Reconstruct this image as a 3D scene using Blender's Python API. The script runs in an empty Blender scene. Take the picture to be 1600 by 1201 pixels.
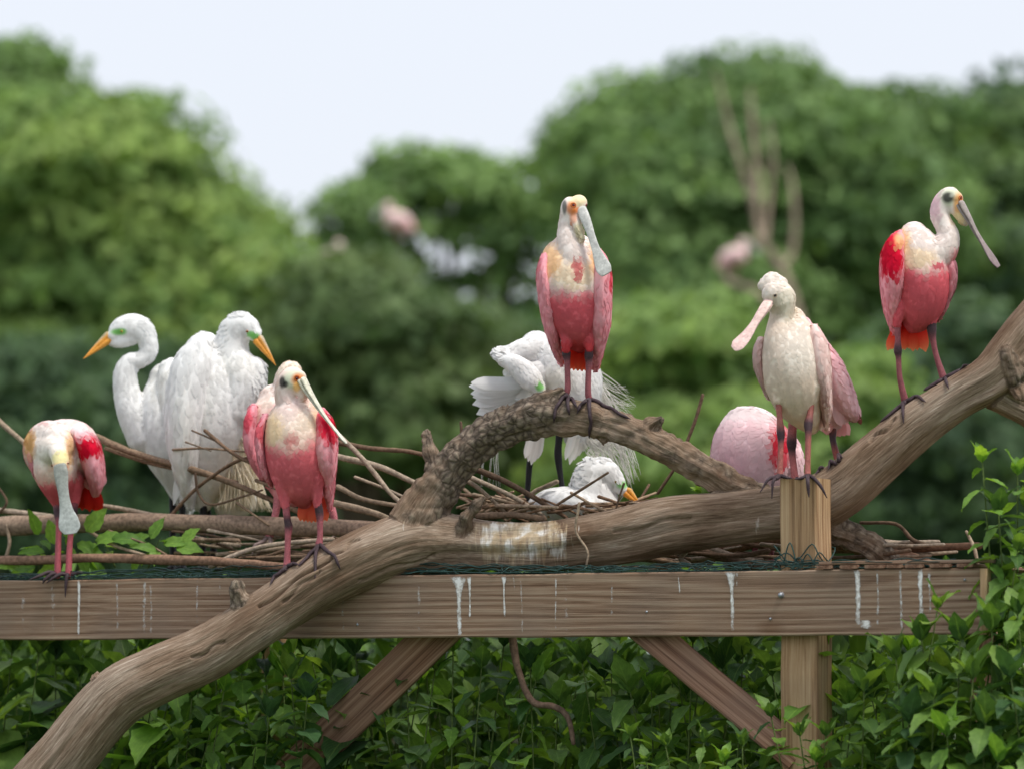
import bpy, bmesh, math, random
import numpy as np
from mathutils import Vector, Matrix
from mathutils.bvhtree import BVHTree

random.seed(7)
rng = np.random.default_rng(11)
SC = bpy.context.scene
COL = SC.collection

# ------------------------------------------------------------------ camera
FPX = 6400.0                      # focal length in pixels of the 1600 px wide photograph
EYE = np.array([0.0, 0.0, 1.6])
PITCH = math.atan((1058 - 600.5) / FPX)
cam_d = bpy.data.cameras.new('camera')
cam = bpy.data.objects.new('camera', cam_d)
COL.objects.link(cam)
cam.location = EYE
cam.rotation_euler = (math.pi / 2 + PITCH, 0, 0)
cam_d.sensor_width = 36.0
cam_d.lens = FPX / 1600 * 36.0
cam_d.clip_start = 0.5
cam_d.clip_end = 2000
cam_d.dof.use_dof = True
cam_d.dof.focus_distance = 12.8
cam_d.dof.aperture_fstop = cam_d.lens / 1000 / 0.066
SC.camera = cam

# ------------------------------------------------------------------ world, sun, exposure
SUN_EL, SUN_AZ = math.radians(64), math.radians(128)     # azimuth clockwise from +Y (away from the camera)
world = bpy.data.worlds.new('World')
SC.world = world
world.use_nodes = True
wn, wl = world.node_tree.nodes, world.node_tree.links
bg = wn['Background']
bg.inputs['Strength'].default_value = 0.1
sky = wn.new('ShaderNodeTexSky')
sky.sky_type = 'NISHITA'
sky.sun_disc = False
sky.sun_elevation = SUN_EL
sky.sun_rotation = SUN_AZ
sky.dust_density = 4.0
sky.air_density = 1.0
mixw = wn.new('ShaderNodeMix')
mixw.data_type = 'RGBA'
mixw.inputs[0].default_value = 0.88            # a bright, even veil of high cloud over the blue
wl.new(sky.outputs[0], mixw.inputs[6])
mixw.inputs[7].default_value = (5.25, 5.5, 6.0, 1)
wl.new(mixw.outputs[2], bg.inputs['Color'])
sun_d = bpy.data.lights.new('sun', 'SUN')
sun_d.energy = 1.5
sun_d.angle = math.radians(14)
sun_d.color = (1.0, 0.94, 0.84)
sun = bpy.data.objects.new('sun', sun_d)
COL.objects.link(sun)
sdir = Vector((math.sin(SUN_AZ) * math.cos(SUN_EL), math.cos(SUN_AZ) * math.cos(SUN_EL), math.sin(SUN_EL)))
sun.rotation_euler = sdir.to_track_quat('Z', 'Y').to_euler()
sun.location = sdir * 30
vs = SC.view_settings
vs.view_transform = 'Standard'
vs.look = 'None'
vs.gamma = 1.0
vs.exposure = 0.8
SC.render.engine = 'CYCLES'
SC.cycles.use_denoising = True
SC.cycles.max_bounces = 8
SC.cycles.transparent_max_bounces = 8

# ------------------------------------------------------------------ helpers
CP, SP = math.cos(PITCH), math.sin(PITCH)


def P(u, v, D):
    """world point seen at photograph pixel (u, v) whose world Y is D"""
    cx, cy = (u - 800) / FPX, (600.5 - v) / FPX
    d = np.array([cx, CP - cy * SP, SP + cy * CP])
    return EYE + d * (D / d[1])


def UV(p):
    p = np.asarray(p, float) - EYE
    z = p[..., 1] * CP + p[..., 2] * SP
    y = -p[..., 1] * SP + p[..., 2] * CP
    return 800 + FPX * p[..., 0] / z, 600.5 - FPX * y / z


def pxm(D):
    return D / FPX


def lin(r, g, b, k=1.0):
    def f(c):
        c /= 255.0
        return c / 12.92 if c <= 0.04045 else ((c + 0.055) / 1.055) ** 2.4
    c = np.array([f(r) * k, f(g) * k, f(b) * k])
    return c * min(1.0, 0.92 / c.max())


def nz(v):
    v = np.asarray(v, float)
    return v / (np.linalg.norm(v, axis=-1, keepdims=True) + 1e-12)


# cheap value noise on arrays of points
_tab = rng.random(4096)


def vnoise(p):
    p = np.asarray(p, float)
    i = np.floor(p).astype(np.int64)
    f = p - i
    f = f * f * (3 - 2 * f)

    def h(a, b, c):
        return _tab[((a * 73856093) ^ (b * 19349663) ^ (c * 83492791)) & 4095]
    r = 0
    for dx in (0, 1):
        for dy in (0, 1):
            for dz in (0, 1):
                w = (f[..., 0] if dx else 1 - f[..., 0]) * (f[..., 1] if dy else 1 - f[..., 1]) * (f[..., 2] if dz else 1 - f[..., 2])
                r = r + w * h(i[..., 0] + dx, i[..., 1] + dy, i[..., 2] + dz)
    return r


def catmull(a, sub):
    a = np.asarray(a, float)
    n = len(a)
    if n == 2:
        t = np.linspace(0, 1, sub + 1)[:, None]
        return a[0] * (1 - t) + a[1] * t
    out = []
    for i in range(n - 1):
        p0, p1, p2, p3 = a[max(i - 1, 0)], a[i], a[i + 1], a[min(i + 2, n - 1)]
        if i == 0:
            p0 = 2 * p1 - p2
        if i == n - 2:
            p3 = 2 * p2 - p1
        for k in range(sub):
            t = k / sub
            out.append(0.5 * (2 * p1 + (p2 - p0) * t + (2 * p0 - 5 * p1 + 4 * p2 - p3) * t * t + (3 * p1 - p0 - 3 * p2 + p3) * t ** 3))
    out.append(a[-1])
    return np.array(out)


class MB:
    """collects vertices, faces, colours for ONE mesh object"""

    def __init__(self):
        self.v, self.f, self.c, self.n = [], [], [], 0
        self.extra = {}

    def add(self, verts, faces, col=None):
        verts = np.asarray(verts, float)
        self.v.append(verts)
        self.f += [tuple(i + self.n for i in q) for q in faces]
        if col is None:
            col = (0.5, 0.5, 0.5)
        col = np.asarray(col, float)
        self.c.append(np.broadcast_to(col, (len(verts), 3)))
        self.n += len(verts)

    def verts(self):
        return np.concatenate(self.v)

    def build(self, name, mat, parent=None, origin=None, smooth=True, kind=None):
        V = self.verts()
        if origin is None:
            origin = root_loc(parent) if parent is not None else V.mean(0) * 0
        me = bpy.data.meshes.new(name)
        me.from_pydata((V - origin).tolist(), [], self.f)
        put_col(me, np.concatenate(self.c))
        me.polygons.foreach_set('use_smooth', [smooth] * len(me.polygons))
        me.materials.append(mat)
        me.update()
        o = bpy.data.objects.new(name, me)
        COL.objects.link(o)
        if parent is not None:
            o.parent = parent
        else:
            o.location = origin
        if kind:
            o['kind'] = kind
        return o


def put_col(me, C):
    a = me.color_attributes.new('Col', 'FLOAT_COLOR', 'POINT')
    C = np.asarray(C, float)
    buf = np.ones((len(C), 4), np.float32)
    buf[:, :3] = C
    a.data.foreach_set('color', buf.ravel())


def root_loc(o):
    while o.parent is not None:
        o = o.parent
    return np.array(o.location)


def tag(o, label=None, cat=None, group=None, kind=None):
    if label: o['label'] = label
    if cat: o['category'] = cat
    if group: o['group'] = group
    if kind: o['kind'] = kind
    return o


def empty(name, loc, label, cat, group=None):
    o = bpy.data.objects.new(name, None)
    COL.objects.link(o)
    o.location = tuple(loc)
    o.empty_display_size = 0.05
    return tag(o, label, cat, group)


def loft(mb, pts, rad, n=14, sub=5, hint=(0, 1, 0), col=None, cap=3, jitter=0.0, flat0=False):
    """tube of elliptical rings: radius a lies across the path, b along the hint direction"""
    pts = np.asarray(pts, float)
    rad = np.asarray([(r, r) if np.isscalar(r) else r for r in rad], float)
    C = catmull(pts, sub)
    R = np.maximum(catmull(rad, sub), 1e-4)
    T = nz(np.gradient(C, axis=0))
    h = np.asarray(hint, float)
    B = nz(h - (T @ h)[:, None] * T)
    bad = np.abs(T @ nz(h)) > 0.985
    if bad.any():
        alt = np.array([1.0, 0, 0]) if abs(h[0]) < 0.8 else np.array([0, 0, 1.0])
        B[bad] = nz(alt - (T[bad] @ alt)[:, None] * T[bad])
    N = np.cross(B, T)
    if cap:
        A = [math.pi / 2 * k / (cap + 0.3) for k in range(cap, 0, -1)]

        def ends(i, s):
            rm = min(R[i])
            return [(C[i] + s * T[i] * rm * math.sin(a), R[i] * math.cos(a), N[i], B[i]) for a in A]
        e0, e1 = ([] if flat0 else ends(0, -1)), ends(-1, 1)[::-1]
        C = np.concatenate([[e[0] for e in e0], C, [e[0] for e in e1]]) if e0 else np.concatenate([C, [e[0] for e in e1]])
        R = np.concatenate([[e[1] for e in e0], R, [e[1] for e in e1]]) if e0 else np.concatenate([R, [e[1] for e in e1]])
        N = np.concatenate([[e[2] for e in e0], N, [e[2] for e in e1]]) if e0 else np.concatenate([N, [e[2] for e in e1]])
        B = np.concatenate([[e[3] for e in e0], B, [e[3] for e in e1]]) if e0 else np.concatenate([B, [e[3] for e in e1]])
    m = len(C)
    th = np.linspace(0, 2 * math.pi, n, endpoint=False)
    V = C[:, None, :] + R[:, 0, None, None] * np.cos(th)[None, :, None] * N[:, None, :] + R[:, 1, None, None] * np.sin(th)[None, :, None] * B[:, None, :]
    if jitter:
        V = V + (rng.random(V.shape) - 0.5) * 2 * jitter * R.mean(1)[:, None, None]
    V = V.reshape(-1, 3)
    F = []
    for i in range(m - 1):
        for j in range(n):
            k = (j + 1) % n
            F.append((i * n + j, i * n + k, (i + 1) * n + k, (i + 1) * n + j))
    F.append(tuple(range(n))[::-1])
    F.append(tuple((m - 1) * n + j for j in range(n)))
    if callable(col):
        col = col(V)
    mb.add(V, F, col)


def box_verts(x0, x1, y0, y1, z0, z1):
    V = [(x, y, z) for z in (z0, z1) for y in (y0, y1) for x in (x0, x1)]
    F = [(0, 2, 3, 1), (4, 5, 7, 6), (0, 1, 5, 4), (2, 6, 7, 3), (0, 4, 6, 2), (1, 3, 7, 5)]
    return np.array(V, float), F


def remesh(mb, voxel, smooth_it=6, smooth_f=0.5):
    V = mb.verts()
    me = bpy.data.meshes.new('tmp')
    me.from_pydata(V.tolist(), [], mb.f)
    o = bpy.data.objects.new('tmp', me)
    COL.objects.link(o)
    m = o.modifiers.new('r', 'REMESH')
    m.mode = 'VOXEL'
    m.voxel_size = voxel
    if smooth_it:
        s = o.modifiers.new('s', 'SMOOTH')
        s.iterations = smooth_it
        s.factor = smooth_f
    dg = bpy.context.evaluated_depsgraph_get()
    out = bpy.data.meshes.new_from_object(o.evaluated_get(dg))
    bpy.data.objects.remove(o)
    bpy.data.meshes.remove(me)
    W = np.empty(len(out.vertices) * 3)
    out.vertices.foreach_get('co', W)
    return out, W.reshape(-1, 3)


def mesh_normals(me):
    n = np.empty(len(me.vertices) * 3)
    me.vertices.foreach_get('normal', n)
    return n.reshape(-1, 3)


# ------------------------------------------------------------------ materials
def new_mat(name):
    m = bpy.data.materials.new(name)
    m.use_nodes = True
    nt = m.node_tree
    return m, nt.nodes, nt.links, nt.nodes['Principled BSDF']


def nd(nodes, typ, **kw):
    n = nodes.new(typ)
    for k, v in kw.items():
        if k in n.inputs:
            n.inputs[k].default_value = v
        else:
            setattr(n, k, v)
    return n


def ramp(nodes, stops):
    r = nodes.new('ShaderNodeValToRGB')
    e = r.color_ramp.elements
    while len(e) < len(stops):
        e.new(0.5)
    for i, (p, c) in enumerate(stops):
        e[i].position = p
        e[i].color = (*c, 1) if len(c) == 3 else c
    return r


def mixc(nodes, links, fac, a, b, blend='MIX'):
    m = nodes.new('ShaderNodeMix')
    m.data_type = 'RGBA'
    m.blend_type = blend
    for sock, val in ((m.inputs[0], fac), (m.inputs[6], a), (m.inputs[7], b)):
        if hasattr(val, 'is_linked') or hasattr(val, 'links'):
            links.new(val, sock)
        elif isinstance(val, (int, float)):
            sock.default_value = val
        else:
            sock.default_value = (*val, 1)
    return m.outputs[2]


def mat_vcol(name, rough=0.8, noise=0.06, scale=120, bump=0.0, spec=0.3, sss=0.0):
    m, n, l, b = new_mat(name)
    a = nd(n, 'ShaderNodeVertexColor', layer_name='Col')
    t = nd(n, 'ShaderNodeTexNoise', Scale=scale, Detail=4.0)
    tc = n.new('ShaderNodeTexCoord')
    l.new(tc.outputs['Object'], t.inputs['Vector'])
    r = ramp(n, [(0.3, (1 - noise * 2,) * 3), (0.7, (1 + noise,) * 3)])
    l.new(t.outputs[0], r.inputs[0])
    l.new(mixc(n, l, 1.0, a.outputs[0], r.outputs[0], 'MULTIPLY'), b.inputs['Base Color'])
    b.inputs['Roughness'].default_value = rough
    b.inputs['Specular IOR Level'].default_value = spec
    if sss:
        b.inputs['Subsurface Weight'].default_value = sss
        b.inputs['Subsurface Radius'].default_value = (0.02, 0.015, 0.012)
        b.inputs['Subsurface Scale'].default_value = 0.6
    if bump:
        bp = nd(n, 'ShaderNodeBump', Strength=bump, Distance=0.002)
        l.new(t.outputs[0], bp.inputs['Height'])
        l.new(bp.outputs[0], b.inputs['Normal'])
    return m


M = {}
M['plumage'] = mat_vcol('plumage', 0.9, 0.03, 160, 0.25, 0.1)
M['bill'] = mat_vcol('bill_horn', 0.45, 0.10, 140, 0.35, 0.4)
M['leg'] = mat_vcol('leg_skin', 0.6, 0.16, 220, 0.6, 0.3)
M['eye'] = mat_vcol('eye', 0.08, 0.0, 10, 0.0, 0.6)
M['twig'] = mat_vcol('twig_bark', 0.9, 0.22, 90, 0.8, 0.15)
M['wire'] = mat_vcol('green_wire', 0.5, 0.1, 200, 0.0, 0.4)


def mat_feather(name='plume'):
    m, n, l, b = new_mat(name)
    a = nd(n, 'ShaderNodeVertexColor', layer_name='Col')
    l.new(a.outputs[0], b.inputs['Base Color'])
    b.inputs['Roughness'].default_value = 0.9
    b.inputs['Specular IOR Level'].default_value = 0.1
    tr = n.new('ShaderNodeBsdfTranslucent')
    l.new(a.outputs[0], tr.inputs['Color'])
    mx = nd(n, 'ShaderNodeMixShader')
    mx.inputs[0].default_value = 0.3
    l.new(b.outputs[0], mx.inputs[1])
    l.new(tr.outputs[0], mx.inputs[2])
    l.new(mx.outputs[0], n['Material Output'].inputs['Surface'])
    return m


M['feather'] = mat_feather('feather_vane')


def mat_log():
    m, n, l, b = new_mat('weathered_log')
    g = nd(n, 'ShaderNodeAttribute', attribute_name='grain')
    bk = nd(n, 'ShaderNodeAttribute', attribute_name='bark')
    ws = nd(n, 'ShaderNodeAttribute', attribute_name='wash')
    tc = n.new('ShaderNodeTexCoord')
    mp = nd(n, 'ShaderNodeMapping')
    mp.inputs['Scale'].default_value = (7.0, 110.0, 110.0)
    l.new(g.outputs['Vector'], mp.inputs[0])
    fine = nd(n, 'ShaderNodeTexNoise', Scale=1.6, Detail=8.0, Roughness=0.68, Distortion=0.25)
    l.new(mp.outputs[0], fine.inputs['Vector'])
    mp2 = nd(n, 'ShaderNodeMapping')
    mp2.inputs['Scale'].default_value = (3.4, 9.0, 9.0)
    l.new(g.outputs['Vector'], mp2.inputs[0])
    broad = nd(n, 'ShaderNodeTexNoise', Scale=1.0, Detail=5.0, Roughness=0.6)
    l.new(mp2.outputs[0], broad.inputs['Vector'])
    c1 = ramp(n, [(0.25, lin(78, 66, 58)), (0.41, lin(134, 119, 105)), (0.56, lin(160, 145, 130)), (0.76, lin(204, 194, 182))])
    l.new(fine.outputs[0], c1.inputs[0])
    c2 = ramp(n, [(0.3, lin(166, 146, 130)), (0.5, lin(216, 206, 196)), (0.68, lin(252, 250, 248))])
    l.new(broad.outputs[0], c2.inputs[0])
    wood = mixc(n, l, 1.0, c1.outputs[0], c2.outputs[0], 'MULTIPLY')
    bright = mixc(n, l, 1.0, wood, (1.22, 1.20, 1.18), 'MULTIPLY')
    # flaky bark
    vor = nd(n, 'ShaderNodeTexVoronoi', Scale=36.0, feature='DISTANCE_TO_EDGE')
    dist = nd(n, 'ShaderNodeTexNoise', Scale=30.0, Detail=4.0)
    l.new(tc.outputs['Object'], dist.inputs['Vector'])
    vm = n.new('ShaderNodeVectorMath'); vm.operation = 'MULTIPLY_ADD'
    l.new(dist.outputs[1], vm.inputs[0]); vm.inputs[1].default_value = (0.03, 0.03, 0.03)
    l.new(tc.outputs['Object'], vm.inputs[2])
    l.new(vm.outputs[0], vor.inputs['Vector'])
    bc = ramp(n, [(0.0, lin(34, 27, 23)), (0.10, lin(92, 79, 67)), (0.4, lin(156, 142, 124))])
    l.new(vor.outputs['Distance'], bc.inputs[0])
    barkc = mixc(n, l, 0.25, bc.outputs[0], c1.outputs[0], 'MIX')
    barkn = nd(n, 'ShaderNodeTexNoise', Scale=14.0, Detail=5.0)
    l.new(tc.outputs['Object'], barkn.inputs['Vector'])
    ma = nd(n, 'ShaderNodeMath', operation='MULTIPLY_ADD'); l.new(barkn.outputs[0], ma.inputs[0]); ma.inputs[1].default_value = 1.6; l.new(bk.outputs['Fac'], ma.inputs[2])
    mr = nd(n, 'ShaderNodeMapRange'); l.new(ma.outputs[0], mr.inputs[0]); mr.inputs[1].default_value = 1.05; mr.inputs[2].default_value = 1.45
    base = mixc(n, l, mr.outputs[0], bright, barkc)
    # droppings running down the side
    mp3 = nd(n, 'ShaderNodeMapping'); mp3.inputs['Scale'].default_value = (52.0, 12.0, 5.0)
    l.new(tc.outputs['Object'], mp3.inputs[0])
    wn_ = nd(n, 'ShaderNodeTexNoise', Scale=1.2, Detail=7.0, Roughness=0.65, Distortion=0.4)
    l.new(mp3.outputs[0], wn_.inputs['Vector'])
    wa = nd(n, 'ShaderNodeMath', operation='MULTIPLY_ADD'); l.new(ws.outputs['Fac'], wa.inputs[0]); wa.inputs[1].default_value = 0.6; l.new(wn_.outputs[0], wa.inputs[2])
    wr = nd(n, 'ShaderNodeMapRange'); l.new(wa.outputs[0], wr.inputs[0]); wr.inputs[1].default_value = 0.94; wr.inputs[2].default_value = 1.12; wr.inputs[4].default_value = 0.9
    wc = ramp(n, [(0.3, lin(176, 148, 112)), (0.5, lin(206, 188, 160)), (0.62, lin(238, 234, 228))])
    wn2 = nd(n, 'ShaderNodeTexNoise', Scale=22.0, Detail=4.0); l.new(tc.outputs['Object'], wn2.inputs['Vector'])
    l.new(wn2.outputs[0], wc.inputs[0])
    base2 = mixc(n, l, wr.outputs[0], base, wc.outputs[0])
    l.new(base2, b.inputs['Base Color'])
    b.inputs['Roughness'].default_value = 0.88
    b.inputs['Specular IOR Level'].default_value = 0.2
    vb = nd(n, 'ShaderNodeMath', operation='MULTIPLY'); l.new(vor.outputs['Distance'], vb.inputs[0]); vb.inputs[1].default_value = 2.2
    hb = nd(n, 'ShaderNodeMath', operation='MULTIPLY_ADD'); l.new(vb.outputs[0], hb.inputs[0]); l.new(mr.outputs[0], hb.inputs[1]); l.new(fine.outputs[0], hb.inputs[2])
    bp = nd(n, 'ShaderNodeBump', Strength=0.7, Distance=0.008)
    l.new(hb.outputs[0], bp.inputs['Height'])
    l.new(bp.outputs[0], b.inputs['Normal'])
    return m


M['log'] = mat_log()


def mat_lumber(name, dark, mid, light, sat_noise=0.5):
    """sawn timber: grain runs along the object's local X"""
    m, n, l, b = new_mat(name)
    tc = n.new('ShaderNodeTexCoord')
    mp = nd(n, 'ShaderNodeMapping'); mp.inputs['Scale'].default_value = (1.1, 16.0, 16.0)
    l.new(tc.outputs['Object'], mp.inputs[0])
    dn = nd(n, 'ShaderNodeTexNoise', Scale=1.3, Detail=2.0); l.new(mp.outputs[0], dn.inputs['Vector'])
    wv = nd(n, 'ShaderNodeTexWave', Scale=0.8, Distortion=22.0, Detail=2.5)
    wv.inputs['Detail Scale'].default_value = 0.45
    wv.bands_direction = 'Z'
    l.new(mp.outputs[0], wv.inputs['Vector'])
    mp2 = nd(n, 'ShaderNodeMapping'); mp2.inputs['Scale'].default_value = (1.6, 190.0, 190.0)
    l.new(tc.outputs['Object'], mp2.inputs[0])
    fi = nd(n, 'ShaderNodeTexNoise', Scale=1.0, Detail=5.0, Roughness=0.7); l.new(mp2.outputs[0], fi.inputs['Vector'])
    ad = nd(n, 'ShaderNodeMath', operation='MULTIPLY_ADD'); l.new(wv.outputs['Fac'], ad.inputs[0]); ad.inputs[1].default_value = 0.17; l.new(fi.outputs[0], ad.inputs[2])
    cr = ramp(n, [(0.37, dark), (0.55, mid), (0.78, light)])
    l.new(ad.outputs[0], cr.inputs[0])
    # weathering: grey patches
    wt = nd(n, 'ShaderNodeTexNoise', Scale=3.2, Detail=5.0, Roughness=0.6); l.new(tc.outputs['Object'], wt.inputs['Vector'])
    wr = ramp(n, [(0.42, (0, 0, 0)), (0.66, (1, 1, 1))]); l.new(wt.outputs[0], wr.inputs[0])
    wm = nd(n, 'ShaderNodeMath', operation='MULTIPLY'); l.new(wr.outputs[0], wm.inputs[0]); wm.inputs[1].default_value = sat_noise
    gx = mixc(n, l, wm.outputs[0], cr.outputs[0], mid * 0.55 + np.array([0.07, 0.068, 0.064]))
    # knots
    mk = nd(n, 'ShaderNodeMapping'); mk.inputs['Scale'].default_value = (2.6, 5.0, 5.6)
    l.new(tc.outputs['Object'], mk.inputs[0])
    kn = nd(n, 'ShaderNodeTexVoronoi', Scale=0.75); l.new(mk.outputs[0], kn.inputs['Vector'])
    kr = ramp(n, [(0.04, (0.34, 0.26, 0.2)), (0.09, (0.66, 0.55, 0.46)), (0.16, (1, 1, 1))]); l.new(kn.outputs['Distance'], kr.inputs[0])
    fin = mixc(n, l, 1.0, gx, kr.outputs[0], 'MULTIPLY')
    l.new(fin, b.inputs['Base Color'])
    b.inputs['Roughness'].default_value = 0.85
    b.inputs['Specular IOR Level'].default_value = 0.2
    bp = nd(n, 'ShaderNodeBump', Strength=0.5, Distance=0.003); l.new(ad.outputs[0], bp.inputs['Height'])
    l.new(bp.outputs[0], b.inputs['Normal'])
    return m


M['beam'] = mat_lumber('weathered_board', lin(86, 62, 46), lin(140, 113, 92), lin(172, 150, 128), 0.5)
M['post'] = mat_lumber('post_timber', lin(120, 90, 62), lin(172, 138, 102), lin(202, 174, 138), 0.35)
M['brace'] = mat_lumber('brace_timber', lin(84, 58, 44), lin(132, 98, 78), lin(166, 134, 112), 0.4)


def mat_leaf(name, c0, c1, trans=0.35):
    m, n, l, b = new_mat(name)
    oi = n.new('ShaderNodeObjectInfo')
    vc = nd(n, 'ShaderNodeVertexColor', layer_name='Col')     # r: per-leaf value, g: across, b: along
    sep = n.new('ShaderNodeSeparateColor'); l.new(vc.outputs[0], sep.inputs[0])
    ad = nd(n, 'ShaderNodeMath', operation='ADD'); l.new(oi.outputs['Random'], ad.inputs[0]); l.new(sep.outputs[0], ad.inputs[1])
    fr = nd(n, 'ShaderNodeMath', operation='FRACT'); l.new(ad.outputs[0], fr.inputs[0])
    cr = ramp(n, [(0.0, c0), (0.8, c1), (1.0, (c1[0] * 1.35, c1[1] * 1.2, c1[2]))]); l.new(fr.outputs[0], cr.inputs[0])
    # midrib and side veins
    dv = nd(n, 'ShaderNodeMath', operation='SUBTRACT'); l.new(sep.outputs[1], dv.inputs[0]); dv.inputs[1].default_value = 0.5
    ab = nd(n, 'ShaderNodeMath', operation='ABSOLUTE'); l.new(dv.outputs[0], ab.inputs[0])
    sm = nd(n, 'ShaderNodeMath', operation='SUBTRACT'); l.new(sep.outputs[2], sm.inputs[0]); l.new(ab.outputs[0], sm.inputs[1])
    mu = nd(n, 'ShaderNodeMath', operation='MULTIPLY'); l.new(sm.outputs[0], mu.inputs[0]); mu.inputs[1].default_value = 52.0
    si = nd(n, 'ShaderNodeMath', operation='SINE'); l.new(mu.outputs[0], si.inputs[0])
    vr = nd(n, 'ShaderNodeMapRange'); l.new(si.outputs[0], vr.inputs[0]); vr.inputs[1].default_value = 0.75; vr.inputs[2].default_value = 1.0; vr.inputs[4].default_value = 0.45
    mr = nd(n, 'ShaderNodeMapRange'); l.new(ab.outputs[0], mr.inputs[0]); mr.inputs[1].default_value = 0.0; mr.inputs[2].default_value = 0.05; mr.inputs[3].default_value = 1.0; mr.inputs[4].default_value = 0.0
    mx = nd(n, 'ShaderNodeMath', operation='MAXIMUM'); l.new(vr.outputs[0], mx.inputs[0]); l.new(mr.outputs[0], mx.inputs[1])
    f2 = nd(n, 'ShaderNodeMath', operation='MULTIPLY'); l.new(mx.outputs[0], f2.inputs[0]); f2.inputs[1].default_value = 0.35
    c = mixc(n, l, f2.outputs[0], cr.outputs[0], (c1[0] * 1.7, c1[1] * 1.5, c1[2] * 1.6))
    tc = n.new('ShaderNodeTexCoord')
    ns = nd(n, 'ShaderNodeTexNoise', Scale=6.0, Detail=4.0); l.new(tc.outputs['Object'], ns.inputs['Vector'])
    nr = ramp(n, [(0.3, (0.7, 0.72, 0.7)), (0.7, (1.15, 1.12, 1.1))]); l.new(ns.outputs[0], nr.inputs[0])
    c = mixc(n, l, 1.0, c, nr.outputs[0], 'MULTIPLY')
    l.new(c, b.inputs['Base Color'])
    b.inputs['Roughness'].default_value = 0.5
    b.inputs['Specular IOR Level'].default_value = 0.35
    bp = nd(n, 'ShaderNodeBump', Strength=0.35, Distance=0.003); bp.invert = True
    l.new(mx.outputs[0], bp.inputs['Height']); l.new(bp.outputs[0], b.inputs['Normal'])
    tr = n.new('ShaderNodeBsdfTranslucent')
    l.new(mixc(n, l, 1.0, c, (1.5, 1.45, 0.6), 'MULTIPLY'), tr.inputs['Color'])
    ms = n.new('ShaderNodeMixShader'); ms.inputs[0].default_value = trans
    l.new(b.outputs[0], ms.inputs[1]); l.new(tr.outputs[0], ms.inputs[2])
    l.new(ms.outputs[0], n['Material Output'].inputs['Surface'])
    return m


M['leaf'] = mat_leaf('shrub_leaf', (0.04, 0.105, 0.03), (0.16, 0.29, 0.06))
M['leaf_pale'] = mat_leaf('young_leaf', (0.11, 0.25, 0.04), (0.24, 0.44, 0.075), 0.4)
M['leaf_dark'] = mat_leaf('dark_leaf', (0.03, 0.08, 0.03), (0.07, 0.16, 0.05), 0.3)


def mat_crown(name):
    m, n, l, b = new_mat(name)
    a = nd(n, 'ShaderNodeVertexColor', layer_name='Col')
    l.new(a.outputs[0], b.inputs['Base Color'])
    b.inputs['Roughness'].default_value = 0.6
    b.inputs['Specular IOR Level'].default_value = 0.3
    tr = n.new('ShaderNodeBsdfTranslucent')
    l.new(mixc(n, l, 1.0, a.outputs[0], (1.4, 1.4, 0.7), 'MULTIPLY'), tr.inputs['Color'])
    ms = n.new('ShaderNodeMixShader'); ms.inputs[0].default_value = 0.3
    l.new(b.outputs[0], ms.inputs[1]); l.new(tr.outputs[0], ms.inputs[2])
    l.new(ms.outputs[0], n['Material Output'].inputs['Surface'])
    return m


M['crown'] = mat_crown('tree_leaves')
M['trunk'] = mat_vcol('tree_bark', 0.95, 0.25, 8, 0.6, 0.1)


def mat_simple(name, col, rough=0.8, metallic=0.0):
    m, n, l, b = new_mat(name)
    t = nd(n, 'ShaderNodeTexNoise', Scale=60.0, Detail=5.0)
    tc = n.new('ShaderNodeTexCoord'); l.new(tc.outputs['Object'], t.inputs['Vector'])
    col = np.asarray(col)
    r = ramp(n, [(0.3, tuple(col * 0.75)), (0.7, tuple(np.minimum(col * 1.1, 0.95)))]); l.new(t.outputs[0], r.inputs[0])
    l.new(r.outputs[0], b.inputs['Base Color'])
    b.inputs['Roughness'].default_value = rough
    b.inputs['Metallic'].default_value = metallic
    return m


def mat_dropping():
    m, n, l, b = new_mat('bird_dropping')
    tc = n.new('ShaderNodeTexCoord')
    t = nd(n, 'ShaderNodeTexNoise', Scale=55.0, Detail=6.0, Roughness=0.7); l.new(tc.outputs['Object'], t.inputs['Vector'])
    r = ramp(n, [(0.3, lin(200, 192, 180)), (0.6, lin(238, 238, 236))]); l.new(t.outputs[0], r.inputs[0])
    l.new(r.outputs[0], b.inputs['Base Color'])
    b.inputs['Roughness'].default_value = 0.8
    vc = nd(n, 'ShaderNodeVertexColor', layer_name='Col')
    ma = nd(n, 'ShaderNodeMath', operation='MULTIPLY_ADD'); l.new(t.outputs[0], ma.inputs[0]); ma.inputs[1].default_value = 1.5
    l.new(vc.outputs[0], ma.inputs[2])
    mr = nd(n, 'ShaderNodeMapRange'); l.new(ma.outputs[0], mr.inputs[0]); mr.inputs[1].default_value = 0.95; mr.inputs[2].default_value = 1.55
    l.new(mr.outputs[0], b.inputs['Alpha'])
    return m


M['dropping'] = mat_dropping()
M['bolt'] = mat_simple('galvanised_bolt', (0.42, 0.45, 0.5), 0.45, 0.7)


def mat_ground():
    m, n, l, b = new_mat('rough_grass')
    tc = n.new('ShaderNodeTexCoord')
    t = nd(n, 'ShaderNodeTexNoise', Scale=0.8, Detail=8.0, Roughness=0.7); l.new(tc.outputs['Object'], t.inputs['Vector'])
    r = ramp(n, [(0.3, (0.03, 0.05, 0.018)), (0.5, (0.06, 0.1, 0.03)), (0.72, (0.11, 0.13, 0.05))]); l.new(t.outputs[0], r.inputs[0])
    l.new(r.outputs[0], b.inputs['Base Color'])
    b.inputs['Roughness'].default_value = 0.95
    bp = nd(n, 'ShaderNodeBump', Strength=0.8, Distance=0.1); l.new(t.outputs[0], bp.inputs['Height']); l.new(bp.outputs[0], b.inputs['Normal'])
    return m


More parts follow.
